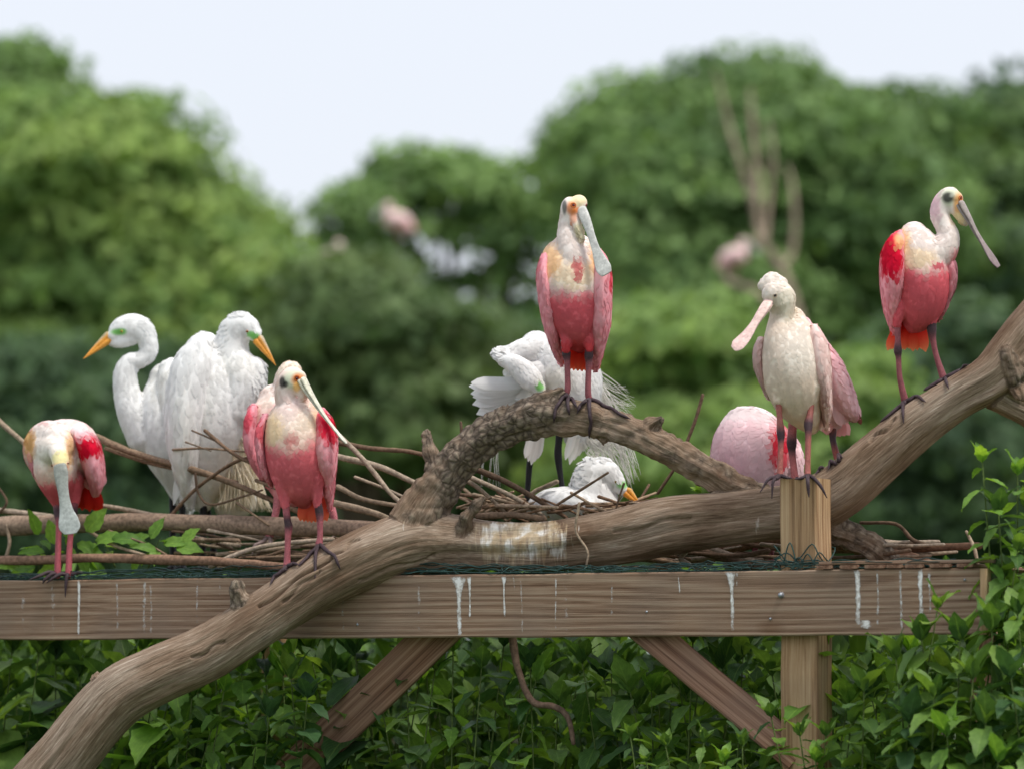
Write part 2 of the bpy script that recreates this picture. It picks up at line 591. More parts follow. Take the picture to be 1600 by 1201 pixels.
# ------------------------------------------------------------------ ground
gm = MB()
G = 900.0
xs = np.linspace(-G, G, 61)
ys = np.linspace(-200, 1600, 61)
gv = [(x, y, 0.0) for y in ys for x in xs]
gf = [(j * 61 + i, j * 61 + i + 1, (j + 1) * 61 + i + 1, (j + 1) * 61 + i) for j in range(60) for i in range(60)]
gm.add(gv, gf)
tag(gm.build('ground', mat_ground(), None, np.zeros(3)), kind='structure')

# ------------------------------------------------------------------ timber nesting platform
YAW = math.radians(27)
CY, SY = math.cos(YAW), math.sin(YAW)
DU = np.array([CY, -SY, 0.0])         # along the front board, towards the right
DN = np.array([SY, CY, 0.0])          # across the platform, away from the camera
UPZ = np.array([0, 0, 1.0])
B0 = np.array([0.0, 12.8, 0.0])


def beam_x(u):
    k = (u - 800) / FPX * 1.003
    return 12.8 * k / (CY + k * SY)


def Db(u):
    return 12.8 - beam_x(u) * SY


def BL(x, y, z):
    return B0 + DU * x + DN * y + UPZ * z


Z0 = P(770, 995, Db(770))[2]
BH = 0.197
Z1 = Z0 + BH

plat = empty('nesting_platform', BL(beam_x(1243), 0.1, 0.0), 'weathered timber nesting platform with front board, post, braces and green wire', 'platform')


def board(name, p0, p1, wdir, w, t, mat, parent, bevel=0.004, wob=0.002, label=None):
    """a sawn piece from p0 to p1; w measured along wdir, t across; the mesh's X runs along the grain"""
    p0, p1 = np.asarray(p0, float), np.asarray(p1, float)
    L = np.linalg.norm(p1 - p0)
    X = nz(p1 - p0)
    Z = nz(wdir - (np.dot(wdir, X)) * X)
    Y = np.cross(Z, X)
    bm = bmesh.new()
    nseg = max(2, int(L / 0.12))
    prof = []
    b = bevel
    for sy, sz in ((-1, -1), (1, -1), (1, 1), (-1, 1)):
        y, z = sy * t / 2, sz * w / 2
        if sy * sz > 0:
            prof += [(y, z - sz * b), (y - sy * b, z)]
        else:
            prof += [(y - sy * b, z), (y, z - sz * b)]
    # order corner points consistently around the section
    prof.sort(key=lambda q: math.atan2(q[1] / w, q[0] / t))
    rings = []
    for i in range(nseg + 1):
        x = L * i / nseg
        dy, dz = (random.uniform(-wob, wob), random.uniform(-wob, wob)) if 0 < i < nseg else (0, 0)
        rings.append([bm.verts.new((x, y + dy, z + dz)) for y, z in prof])
    for i in range(nseg):
        for j in range(8):
            bm.faces.new((rings[i][j], rings[i][(j + 1) % 8], rings[i + 1][(j + 1) % 8], rings[i + 1][j]))
    bm.faces.new(rings[0][::-1])
    bm.faces.new(rings[-1])
    bmesh.ops.recalc_face_normals(bm, faces=bm.faces[:])
    me = bpy.data.meshes.new(name)
    bm.to_mesh(me)
    bm.free()
    me.materials.append(mat)
    o = bpy.data.objects.new(name, me)
    COL.objects.link(o)
    o.parent = parent
    Mx = Matrix(np.column_stack([X, Y, Z]).tolist()).to_4x4()
    Mx.translation = Vector(p0 - root_loc(parent))
    o.matrix_local = Mx
    if label:
        o['label'] = label
    return o


TH = 0.04
xr = beam_x(1531)
board('front_board', BL(beam_x(-420), TH / 2, Z0 + BH / 2), BL(xr, TH / 2, Z0 + BH / 2), UPZ, BH, TH, M['beam'], plat)
board('end_trim', BL(xr + 0.0125, 0.002, Z0 + 0.001), BL(xr + 0.0125, 0.002, Z1 - 0.002), DN, 0.05, 0.022, M['post'], plat)
board('rear_board', BL(beam_x(-420), 1.27, Z1 - 0.06), BL(xr - 0.62, 1.27, Z1 - 0.06), UPZ, 0.10, TH, M['beam'], plat)
PW = 0.121
px_ = beam_x(1231)
PC = BL(px_ + 0.012, TH + 0.003 + PW / 2, 0)
zt = P(1240, 748, Db(1240) + 0.1)[2]
board('post', PC + UPZ * -0.2, PC + UPZ * zt, DN, PW, PW, M['post'], plat, 0.006)
for x_, y_ in ((beam_x(-330), TH + 0.003 + PW / 2), (beam_x(330) - 0.42, 1.16)):
    c = BL(x_, y_, 0)
    board('post', c + UPZ * -0.2, c + UPZ * (Z1 - 0.04), DN, 0.09, 0.09, M['post'], plat, 0.006)
# braces
yb = TH + 0.003 + 0.03
board('brace', BL(beam_x(975), yb, Z0 + 0.05), BL(beam_x(1232), yb, P(1232, 1186, Db(1232))[2]), nz(np.array([0.7, 0, 0.7])), 0.098, 0.055, M['brace'], plat, 0.005)
board('brace', BL(beam_x(690), yb + 0.02, Z0 + 0.07), BL(beam_x(392), yb + 0.10, P(400, 1235, Db(400))[2]), nz(np.array([-0.6, 0, 0.8])), 0.125, 0.05, M['brace'], plat, 0.005)
c0 = BL(beam_x(1385), 0.9, Z0 + 0.02)
board('brace', c0, BL(beam_x(1300), 0.95, 1.2), UPZ * 0 + DN, 0.06, 0.05, M['brace'], plat, 0.005)
# joists under the wire
for u in (-150, 120, 400, 690, 960, 1120):
    x = beam_x(u)
    board('joist', BL(x, TH + 0.004, Z1 - 0.075), BL(x, 1.245, Z1 - 0.075), UPZ, 0.09, 0.038, M['brace'], plat, 0.003)
# thin laths at the right end
for i, u in enumerate((1287, 1326, 1366, 1397, 1427, 1468, 1506)):
    x = beam_x(u)
    board('slat', BL(x, -0.007 - 0.003 * (i % 2), Z1 + 0.0085), BL(x + 0.01, 0.7, Z1 + 0.0085), DU, 0.05 + 0.008 * (i % 3), 0.0105, M['brace'], plat, 0.002, 0.001)
board('slat', BL(beam_x(1277), 0.022, Z1 + 0.0205), BL(xr + 0.03, 0.022, Z1 + 0.0205), DN, 0.038, 0.010, M['beam'], plat, 0.002, 0.001)
# carriage bolt
bm_ = MB()
xb = beam_x(1219)
zb = P(1219, 929, Db(1219))[2]
loft(bm_, [BL(xb, 0.004, zb), BL(xb, -0.006, zb)], [0.011, 0.008], 14, 2, UPZ, (0.5, 0.5, 0.5), 3)
bm_.build('bolt', M['bolt'], plat)
for u, v in ((1202, 966), (1010, 955), (560, 975), (1505, 905)):
    b2 = MB(); x = beam_x(u); z = P(u, v, Db(u))[2]
    loft(b2, [BL(x, 0.003, z), BL(x, -0.002, z)], [0.005, 0.004], 8, 1, UPZ, (0.4, 0.4, 0.4), 2)
    b2.build('nail', M['bolt'], plat)


STRONG = (126, 718, 788, 1142, 1338, 1436, 1350, 734)


def dropping(u, v0, v1, w, wtop=None):
    """a thin dried streak on the face of the front board"""
    mb = MB()
    wtop = wtop or w
    n = 14
    V, C = [], []
    stg = 1.0 if u in STRONG else random.uniform(.25, .62)
    w = w * random.uniform(.7, 1.1)
    for i in range(n + 1):
        t = i / n
        v = v0 + (v1 - v0) * t
        wid = (w + (wtop - w) * max(0, 1 - t * 3.2) ** 1.5) * (1 + 0.5 * (random.random() - 0.5)) * pxm(12.8)
        uc = u + 0.5 * math.sin(t * 5 + u) + 0.8 * t
        x = beam_x(uc)
        z = P(uc, v, Db(uc))[2]
        for k, s in enumerate((-1, -0.5, 0, 0.5, 1)):
            V.append(BL(x + s * wid / 2, -0.0018 if k in (1, 2, 3) else -0.0012, z))
            C.append([(0.0, 0.75, 0.95, 0.75, 0.0)[k] * stg * (1 - 0.4 * t) * (0.3 if i in (0, n) else 1)] * 3)
    F = [(i * 5 + k, i * 5 + k + 1, (i + 1) * 5 + k + 1, (i + 1) * 5 + k) for i in range(n) for k in range(4)]
    mb.add(V, F, np.array(C))
    mb.build('dropping_streak', M['dropping'], plat)


for a in ((126, 905, 992, 6), (86, 905, 985, 9), (186, 908, 985, 6), (228, 908, 990, 7), (238, 912, 990, 5), (345, 905, 930, 4),
          (560, 910, 990, 5), (537, 930, 990, 8), (718, 900, 992, 9, 34), (734, 900, 965, 6, 12), (788, 899, 964, 6, 10), (803, 899, 925, 4), (868, 900, 985, 4), (1142, 893, 984, 8, 20), (1150, 893, 915, 4),
          (1338, 890, 975, 10, 14), (1350, 968, 982, 18), (1369, 890, 978, 5), (1405, 890, 985, 6), (1436, 888, 975, 8, 14), (1450, 892, 965, 6), (884, 910, 990, 7), (815, 905, 990, 5),
          (310, 905, 985, 5), (40, 920, 990, 10), (1060, 900, 930, 4), (655, 915, 985, 8), (955, 903, 960, 5)):
    dropping(*a)

# green coated wire: a hexagonal sheet over the joists with a crumpled front hem
wire = MB()
WC = lin(34, 66, 62)


def wstrand(pts, r=0.0017, sub=3):
    loft(wire, pts, [r] * len(pts), 5, sub, (0, 0, 1), WC * random.uniform(0.6, 1.5), 0)


for row in range(6):
    x = beam_x(-380) + random.random() * 0.05
    pts = []
    base_y = 0.004 + 0.016 * (row % 3)
    k = 0
    while x < beam_x(1500):
        h = 0.004 + 0.030 * (row / 5) * vnoise(np.array([x * 3, row * 1.7, 0.5])) * 1.5
        pts.append(BL(x, base_y + random.uniform(-0.01, 0.012), Z1 + 0.003 + max(0.0, h + random.uniform(-0.004, 0.006))))
        x += 0.022 + random.random() * 0.02
        k += 1
    wstrand(pts, 0.0018, 2)
for i in range(190):
    x = random.uniform(beam_x(-300), beam_x(1500))
    h = random.uniform(0.008, 0.028)
    s = random.uniform(-0.03, 0.03)
    wstrand([BL(x, random.uniform(0, 0.02), Z1 + 0.002), BL(x + s * 0.6, random.uniform(0, .03), Z1 + h * .7), BL(x + s, random.uniform(0.01, 0.05), Z1 + h)], 0.0016, 2)
cell = 0.055
for j in range(22):
    y = 0.05 + j * cell
    pts = []
    for i in range(64):
        x = beam_x(-300) + i * cell * 0.98
        if x > beam_x(1500):
            break
        pts.append(BL(x, y + (cell * 0.28 if (i // 2 + j) % 2 else -cell * 0.28), Z1 + 0.002 + 0.012 * vnoise(np.array([x * 3, y * 3, 2.0]))))
    wstrand(pts, 0.0015, 1)
# loops twisted round the post
pc0 = BL(px_ + 0.012, TH + 0.003 + PW / 2, 0)
hw = PW / 2 + 0.004
ring = [(-1.15, -1.1), (-0.5, -1.06), (0.1, -1.06), (0.75, -1.06), (1.06, -0.9), (1.06, 0), (1.06, 1.02), (0, 1.05), (-1.05, 1.05), (-1.05, 0), (-1.15, -1.1)]
for q, (zz, amp) in enumerate(((0.035, 0.02), (0.012, 0.012), (0.05, 0.03))):
    wstrand([pc0 + DU * a * hw + DN * b * hw + UPZ * (Z1 + zz + amp * math.sin(i * 1.9 + q)) for i, (a, b) in enumerate(ring)], 0.0022, 4)
zz0 = Z1 + 0.02
for dx, hgt in ((-0.9, 0.02), (-0.35, 0.065), (0.1, 0.02), (0.55, 0.03), (1.02, 0.012)):
    wstrand([pc0 + DU * (dx - 0.35) * hw - DN * hw * 1.07 + UPZ * zz0, pc0 + DU * dx * hw - DN * hw * 1.09 + UPZ * (zz0 + hgt), pc0 + DU * (dx + 0.35) * hw - DN * hw * 1.07 + UPZ * (zz0 - 0.004)], 0.0022, 4)
wire.build('wire_netting', M['wire'], plat)

# ------------------------------------------------------------------ the great forked log
LOGS = [
    # (u, v, radius px, depth behind the front board's face)
    [(-150, 1900, 52, -.50), (-110, 1620, 51, -.48), (-40, 1400, 50, -.44), (28, 1275, 50, -.40), (105, 1180, 48, -.37), (180, 1092, 47, -.33), (250, 1052, 45, -.29), (322, 1020, 44, -.24), (390, 978, 42, -.20), (448, 941, 41, -.15), (500, 907, 43, -.10), (552, 880, 45, -.04), (600, 860, 48, .02),
     (648, 846, 49, .08), (705, 846, 42, .13), (760, 851, 36, .16), (850, 853, 37, .18), (950, 840, 41, .20), (1050, 820, 45, .22), (1150, 809, 42, .27), (1240, 796, 43, .31),
     (1305, 770, 44, .33), (1372, 714, 41, .36), (1432, 664, 38, .39), (1497, 621, 35, .42), (1550, 590, 38, .44), (1585, 550, 40, .47), (1625, 500, 38, .5), (1700, 420, 34, .55)],
    [(640, 838, 46, .08), (665, 792, 40, .09), (692, 752, 33, .10), (722, 712, 32, .11), (758, 682, 31, .12), (800, 662, 30, .13), (850, 648, 34, .14), (900, 651, 29, .16), (950, 663, 25, .18), (1000, 681, 24, .20), (1050, 706, 24, .23), (1120, 746, 22, .27), (1165, 768, 19, .30), (1205, 780, 15, .33)],
    [(1540, 598, 34, .45), (1580, 622, 28, .50), (1625, 650, 27, .58), (1690, 720, 25, .7)],
    [(1270, 810, 34, .36), (1320, 832, 24, .40), (1362, 852, 21, .44), (1400, 884, 19, .50), (1440, 930, 17, .56)],
    [(722, 834, 15, .09), (730, 808, 12, .075), (742, 791, 9, .07), (757, 776, 4, .065)],
    [(770, 678, 24, .11), (780, 658, 19, .105), (787, 644, 13, .10)],
    [(838, 640, 24, .13), (858, 624, 17, .12), (878, 612, 9, .12)],
    [(1010, 676, 16, .20), (1022, 664, 12, .195), (1031, 657, 8, .19)],
    [(690, 768, 16, .13), (680, 735, 13, .15), (673, 705, 11, .16), (667, 678, 7, .17)],
    [(382, 950, 22, -.22), (375, 928, 15, -.24), (372, 915, 11, -.25)],
    [(165, 1082, 20, -.36), (152, 1062, 10, -.37)],
    [(1584, 588, 18, .42), (1578, 566, 15, .395), (1573, 549, 11, .40)], [(1590, 605, 14, .44), (1596, 618, 10, .42)],
    [(940, 675, 12, .17), (944, 690, 5, .15)],
]


def LP(t):
    u, v, r, d = t
    D = Db(min(max(u, -100), 1700)) + d
    return P(u, v, D), r * pxm(D)


lm = MB()
SPN, SPR, SPL, SPI, SPT = [], [], [], [], []
for li, L in enumerate(LOGS):
    pr = [LP(t) for t in L]
    loft(lm, [p for p, r in pr], [r for p, r in pr], 20, 6, cap=3)
    Cc = catmull([np.append(p, r) for p, r in pr], 8)
    ln = np.concatenate([[0], np.cumsum(np.linalg.norm(np.diff(Cc[:, :3], axis=0), axis=1))])
    SPN.append(Cc[:, :3]); SPR.append(Cc[:, 3]); SPL.append(ln + li * 7.3); SPI.append(np.full(len(Cc), li)); SPT.append(nz(np.gradient(Cc[:, :3], axis=0)))
SPN, SPR, SPL, SPI, SPT = map(np.concatenate, (SPN, SPR, SPL, SPI, SPT))
me, W = remesh(lm, 0.0055, 10, 0.5)
near = np.empty(len(W), int)
for s in range(0, len(W), 4000):
    d = np.linalg.norm(W[s:s + 4000, None] - SPN[None], axis=2) - SPR[None]
    near[s:s + 4000] = d.argmin(1)
T = SPT[near]
rel = W - SPN[near]
Bx = nz(np.array([0, 1.0, 0]) - T[:, 1:2] * T)
Nx = np.cross(Bx, T)
al = SPL[near] + (rel * T).sum(1)
ca, cb = (rel * Nx).sum(1), (rel * Bx).sum(1)
ang = np.arctan2(cb, ca)
nrm = mesh_normals(me)
uu, vv = UV(W)
li = SPI[near]
grain = np.column_stack([al, ca, cb])
bark = np.zeros(len(W))
bark[np.isin(li, [4, 5, 6, 7, 8, 9, 11])] = 0.55
bark = np.maximum(bark, np.where(li == 1, np.clip(1.0 - np.abs(uu - 770) / 170, 0, 0.8), 0))
bark = np.maximum(bark, np.where((li == 1) & (uu > 870), 0.34, 0))
bark = np.maximum(bark, np.where(li == 3, 0.5, 0))
wash = np.clip(1.15 - np.abs((uu - 818) / 95) ** 3, 0, 1) * np.where(li == 0, 1, 0) * np.clip((vv - 800) / 20, 0, 1) * np.clip((925 - vv) / 60, 0.3, 1)
wash = np.maximum(wash, 0.62 * np.clip(1 - np.abs(uu - 908) / 30, 0, 1) * (li == 0) * np.clip(1 - np.abs(vv - 842) / 28, 0, 1))
for cx_, cy_, wx_, wy_ in ((735, 848, 12, 40), (590, 842, 5, 26), (630, 820, 4, 24), (1183, 820, 7, 34), (905, 830, 14, 16), (460, 912, 5, 10), (1398, 722, 5, 6)):
    wash = np.maximum(wash, 0.75 * np.clip(1.3 - np.hypot((uu - cx_) / wx_, (vv - cy_) / wy_), 0, 1))
# relief: long shallow flutes, fine checks, lumpy bark
tw = ang * 1.0 + al * 0.5
g1 = vnoise(np.column_stack([al * 2.2, np.cos(tw) * 2.1 + 9, np.sin(tw) * 2.1 + 4]))
g2 = vnoise(np.column_stack([al * 4.5, np.cos(tw) * 6.5 + 3, np.sin(tw) * 6.5 + 17]))
g3 = vnoise(np.column_stack([al * 9.0, np.cos(tw) * 15 + 3, np.sin(tw) * 15 + 17]))
lump = vnoise(W * 38) - 0.5
disp = (g1 - 0.5) * 0.020 + (g2 - 0.5) * 0.006 + (g3 - 0.5) * 0.0035 + lump * 0.014 * (bark > 0.3) + (np.abs(vnoise(W * 27) - 0.5) - .2) * 0.020 * (bark > 0.2)
# drying cracks
for u0, v0, u1, v1, dp in ((402, 946, 520, 868, 0.012), (520, 868, 560, 838, 0.006), (1360, 690, 1402, 655, 0.010), (440, 940, 500, 890, 0.006), (300, 1030, 350, 1000, 0.005), (960, 832, 1080, 806, 0.005), (560, 905, 680, 868, 0.006)):
    a, b_ = np.array([u0, v0]), np.array([u1, v1])
    q = np.column_stack([uu, vv])
    tt = np.clip(((q - a) @ (b_ - a)) / ((b_ - a) @ (b_ - a)), 0, 1)
    wig = 3.0 * np.sin(tt * 9 + u0)
    dist = np.abs(((q - a - tt[:, None] * (b_ - a)) @ nz(np.array([-(b_ - a)[1], (b_ - a)[0]]))) - wig) + np.where((tt <= 0) | (tt >= 1), 9, 0)
    disp -= np.where((nrm[:, 1] < 0.2), 2.0 * dp * np.exp(-(dist / 2.2) ** 2), 0)
W2 = W + nrm * disp[:, None]
log_o = np.array([SPN[60][0], SPN[60][1], 0.0])
log_o = LP(LOGS[0][0])[0]
me.vertices.foreach_set('co', (W2 - log_o).ravel())
a_ = me.attributes.new('grain', 'FLOAT_VECTOR', 'POINT'); a_.data.foreach_set('vector', grain.ravel())
a_ = me.attributes.new('bark', 'FLOAT', 'POINT'); a_.data.foreach_set('value', bark)
a_ = me.attributes.new('wash', 'FLOAT', 'POINT'); a_.data.foreach_set('value', wash)
me.polygons.foreach_set('use_smooth', [True] * len(me.polygons))
me.materials.clear(); me.materials.append(M['log'])
me.name = 'forked_log'
me.update()
log = bpy.data.objects.new('forked_log', me)
COL.objects.link(log)
log.location = log_o
tag(log, 'big grey weathered forked tree log laid across the timber platform', 'log')
LOGBVH = BVHTree.FromPolygons([Vector(p) for p in W2], [tuple(p.vertices) for p in me.polygons])


def snap(u, v, D, off=0.004):
    """point on the log under pixel (u, v); the nearest bark if the ray misses"""
    p = P(u, v, D)
    d = nz(p - EYE)
    loc, n, i, t = LOGBVH.ray_cast(Vector(EYE), Vector(d))
    if loc is None or abs(loc[1] - D) > 0.45:
        loc, n, i, t = LOGBVH.find_nearest(Vector(p))
        if t > 0.08:
            return p
    return np.array(loc) + np.array(n) * off


# ------------------------------------------------------------------ branches and nest sticks
TW = [lin(140, 118, 98), lin(122, 100, 82), lin(160, 142, 122), lin(112, 92, 76), lin(172, 156, 138)]


def stick_obj(name, path, r0, r1, parent, dd, n=7, col=None, knots=True):
    mb = MB()
    pts = []
    for q in path:
        u, v = q[:2]
        D = Db(u) + (q[2] if len(q) > 2 else dd)
        pts.append(P(u, v, D))
    m = len(pts)
    rr = [(r0 + (r1 - r0) * i / (m - 1)) * (0.82 if parent is not None else 1) * pxm(13) * random.uniform(0.9, 1.12) for i in range(m)]
    c = TW[random.randrange(5)] if col is None else col

    def cf(V):
        return c[None] * (0.75 + 0.5 * vnoise(V * 60))[:, None]
    loft(mb, pts, rr, n, 5, col=cf, cap=2, jitter=0.10)
    if parent is None:
        return mb.build(name, M['twig'], None, np.array(pts[0]))
    return mb.build(name, M['twig'], parent)


br1 = stick_obj('branch', [(-60, 824), (40, 820), (120, 818), (220, 815), (330, 818), (440, 822), (540, 824), (640, 835)], 15, 15, None, 0.34, 12, lin(156, 134, 116))
tag(br1, 'thick straight bare branch lying behind the small spring leaves', 'branch')
br2 = stick_obj('branch', [(-60, 876), (60, 874), (150, 871), (260, 874), (350, 877), (430, 884), (500, 893)], 8.5, 7, None, 0.10, 10, lin(146, 116, 96))
tag(br2, 'thin brown branch resting along the top of the front board', 'branch')
br3 = stick_obj('branch', [(1130, 855), (1220, 838), (1330, 850), (1420, 875), (1460, 890)], 13, 12, None, 0.62, 10, lin(140, 108, 88))
tag(br3, 'reddish brown branch lying behind the post on the platform', 'branch')
br4 = stick_obj('branch', [(1340, 860), (1420, 856), (1530, 852)], 7, 6, None, 0.66, 9, lin(120, 92, 74))
tag(br4, 'thin brown branch reaching to the right end of the platform', 'branch')

br5 = stick_obj('branch', [(800, 985), (806, 1030), (820, 1075), (836, 1098), (868, 1104), (888, 1122), (896, 1160)], 6, 4, None, 0.12, 8, lin(112, 92, 78))
tag(br5, 'curved bare brown twig hanging below the front board', 'branch')

nestL = empty('stick_nest', P(330, 885, Db(330) + 0.5), 'loose pile of bare grey sticks under the two standing white egrets', 'nest')
PL = [
    ([(150, 682), (200, 704), (260, 722), (330, 742), (400, 770), (470, 800), (540, 820)], 7, 5, .38),
    ([(165, 700), (230, 722), (310, 740), (370, 752)], 4, 3, .40),
    ([(-20, 640), (10, 668), (40, 695), (60, 730)], 6, 4, .35),
    ([(0, 800), (10, 780), (-20, 740)], 3, 2, .4),
    ([(320, 672), (370, 712), (430, 740), (480, 775)], 4, 3, .30),
    ([(270, 702), (320, 700), (380, 705), (430, 706)], 2.5, 1.5, .32),
    ([(300, 672), (340, 690), (362, 706)], 2, 1.2, .30),
    ([(290, 690), (330, 704)], 1.8, 1, .30),
    ([(395, 712), (360, 725), (310, 760), (280, 790), (262, 812)], 3, 4, .36),
    ([(305, 740), (310, 770), (330, 788), (380, 775), (410, 765)], 2.5, 2, .33),
    ([(530, 680), (570, 720), (610, 770), (640, 795)], 5, 4, .22),
    ([(520, 690), (580, 700), (640, 705), (690, 718)], 5, 4, .30),
    ([(525, 712), (590, 728), (640, 750), (680, 770)], 6, 5, .34),
    ([(528, 760), (570, 780), (640, 792), (690, 800)], 5, 4, .30),
    ([(555, 745), (600, 762), (650, 785)], 3, 3, .28),
    ([(520, 785), (580, 800), (620, 815)], 7, 5, .38),
    ([(100, 785), (160, 790), (220, 800), (270, 812)], 5, 4, .36),
    ([(400, 750), (450, 770), (500, 795)], 3.5, 3, .30),
    ([(370, 785), (420, 820)], 2.5, 2, .30),
    ([(140, 830), (180, 852), (230, 868)], 3.5, 3, .16),
    ([(170, 828), (230, 850), (260, 866)], 2.2, 2, .18),
    ([(330, 884), (380, 862), (430, 850), (520, 842)], 6, 4, .20),
    ([(300, 845), (380, 842), (450, 838)], 4, 3, .4),
    ([(340, 866), (420, 858), (520, 848), (560, 850)], 5, 4, .3),
    ([(10, 870), (15, 845), (10, 820)], 4, 3, .3),
    ([(-20, 795), (30, 800), (80, 806)], 6, 5, .42),
]
for path, r0, r1, dd in PL:
    stick_obj('stick', path, r0, r1, nestL, dd, 6)
for i in range(46):
    u = random.uniform(310, 620); v = random.uniform(835, 882)
    a = random.gauss(0, 0.35) + (math.pi if random.random() < 0.5 else 0)
    L = random.uniform(50, 130)
    d0 = random.uniform(0.2, 0.75)
    du, dv = math.cos(a) * L / 2, math.sin(a) * L / 4
    stick_obj('stick', [(u - du, v - dv, d0), (u + random.uniform(-8, 8), v + random.uniform(-5, 5), d0 + 0.02), (u + du, min(v + dv, 888), d0 + random.uniform(-.1, .1))], random.uniform(2.2, 5), random.uniform(1.5, 3.5), nestL, d0, 6)

nestC = empty('stick_nest', P(850, 880, Db(850) + 0.55), 'egret nest of bent twigs piled behind the whitewashed stretch of log', 'nest')
PC_ = [
    ([(745, 733), (790, 752), (840, 780), (885, 808)], 6, 4, .34),
    ([(735, 745), (800, 775), (850, 806)], 5, 4, .40),
    ([(740, 772), (800, 785), (850, 798)], 4, 3, .45),
    ([(700, 770), (760, 776), (820, 780)], 4, 3, .48),
    ([(748, 806), (800, 804), (850, 810)], 7, 6, .30),
    ([(950, 738), (915, 760), (880, 782), (860, 795)], 2.5, 2.5, .26),
    ([(905, 786), (903, 800), (900, 830), (918, 860), (916, 884)], 3, 2, .09),
    ([(975, 755), (968, 775), (962, 796)], 2, 2, .28),
    ([(870, 752), (840, 765), (828, 772)], 5, 4, .42),
    ([(1028, 770), (1060, 720), (1085, 660), (1098, 617)], 3, 3.5, .62),
    ([(720, 660), (722, 690)], 3, 3, .2),
    ([(716, 745), (745, 760), (790, 800)], 5, 3, .35),
]
for path, r0, r1, dd in PC_:
    stick_obj('stick', path, r0, r1, nestC, dd, 6)
for i in range(90):
    u = random.uniform(735, 1000)
    v = 802 - 12 * random.random() + abs(u - 860) * -0.06
    a = random.gauss(0.1, 0.45) * (1 if random.random() < 0.5 else -1)
    L = random.uniform(35, 110)
    d0 = random.uniform(0.3, 0.75)
    du, dv = math.cos(a) * L / 2, math.sin(a) * L / 3
    stick_obj('stick', [(u - du, v - dv, d0), (u, v + random.uniform(-5, 4), d0 + random.uniform(-.05, .05)), (u + du, v + dv, d0 + random.uniform(-.12, .12))], random.uniform(1.8, 4.2), random.uniform(1.2, 3), nestC, d0, 6,
              TW[random.randrange(5)] * np.array([1.05, 0.97, 0.9]))
nestR = empty('stick_nest', P(1150, 885, Db(1150) + 0.5), 'tangle of brown sticks under the log beside the post', 'nest')
for path, r0, r1, dd in [
    ([(1345, 816), (1400, 818), (1425, 842), (1450, 852)], 3.5, 4.5, .6),
    ([(1528, 880), (1522, 855), (1510, 830)], 3.5, 3, .4),
    ([(1070, 852), (1120, 868), (1170, 882)], 9, 7, .45), ([(1080, 846), (1150, 870), (1210, 884)], 8, 6, .5), ([(1200, 860), (1150, 868), (1060, 862)], 5, 4, .4),
    ([(1080, 884), (1064, 872), (1072, 862)], 5, 4, .3), ([(920, 880), (1000, 872), (1060, 880)], 6, 5, .42)]:
    stick_obj('stick', path, r0, r1, nestR, dd, 7)
for i in range(60):
    u = random.uniform(890, 1480); v = random.uniform(848, 884)
    a = random.gauss(0, 0.3)
    L = random.uniform(50, 150)
    d0 = random.uniform(0.4, 0.9)
    du, dv = math.cos(a) * L / 2, math.sin(a) * L / 4
    stick_obj('stick', [(u - du, v - dv, d0), (u, v + random.uniform(-5, 4), d0), (u + du, min(v + dv, 888), d0 + random.uniform(-.1, .1))], random.uniform(2, 5), random.uniform(1.5, 4), nestR, d0, 6)

# ------------------------------------------------------------------ birds
def K(r, g, b, k=1.22):
    return lin(r, g, b, k)


WHT = K(246, 242, 238); SBW = K(238, 226, 220); PINK = K(232, 160, 170); BELLY = K(206, 96, 106); RED = K(222, 22, 56, 1.0); TAN = K(226, 184, 128)
ORG = K(222, 122, 44, 1.05); TAIL = K(214, 74, 50, 1.0); LEGC = K(146, 82, 88, 1.0); KNEE = K(74, 54, 60, .9); FOOT = K(78, 62, 68, .8); BILLG = K(196, 196, 192, 1.15)
EGW = np.array([0.88, 0.88, 0.875])
EGLEG = np.array([0.012, 0.012, 0.013])


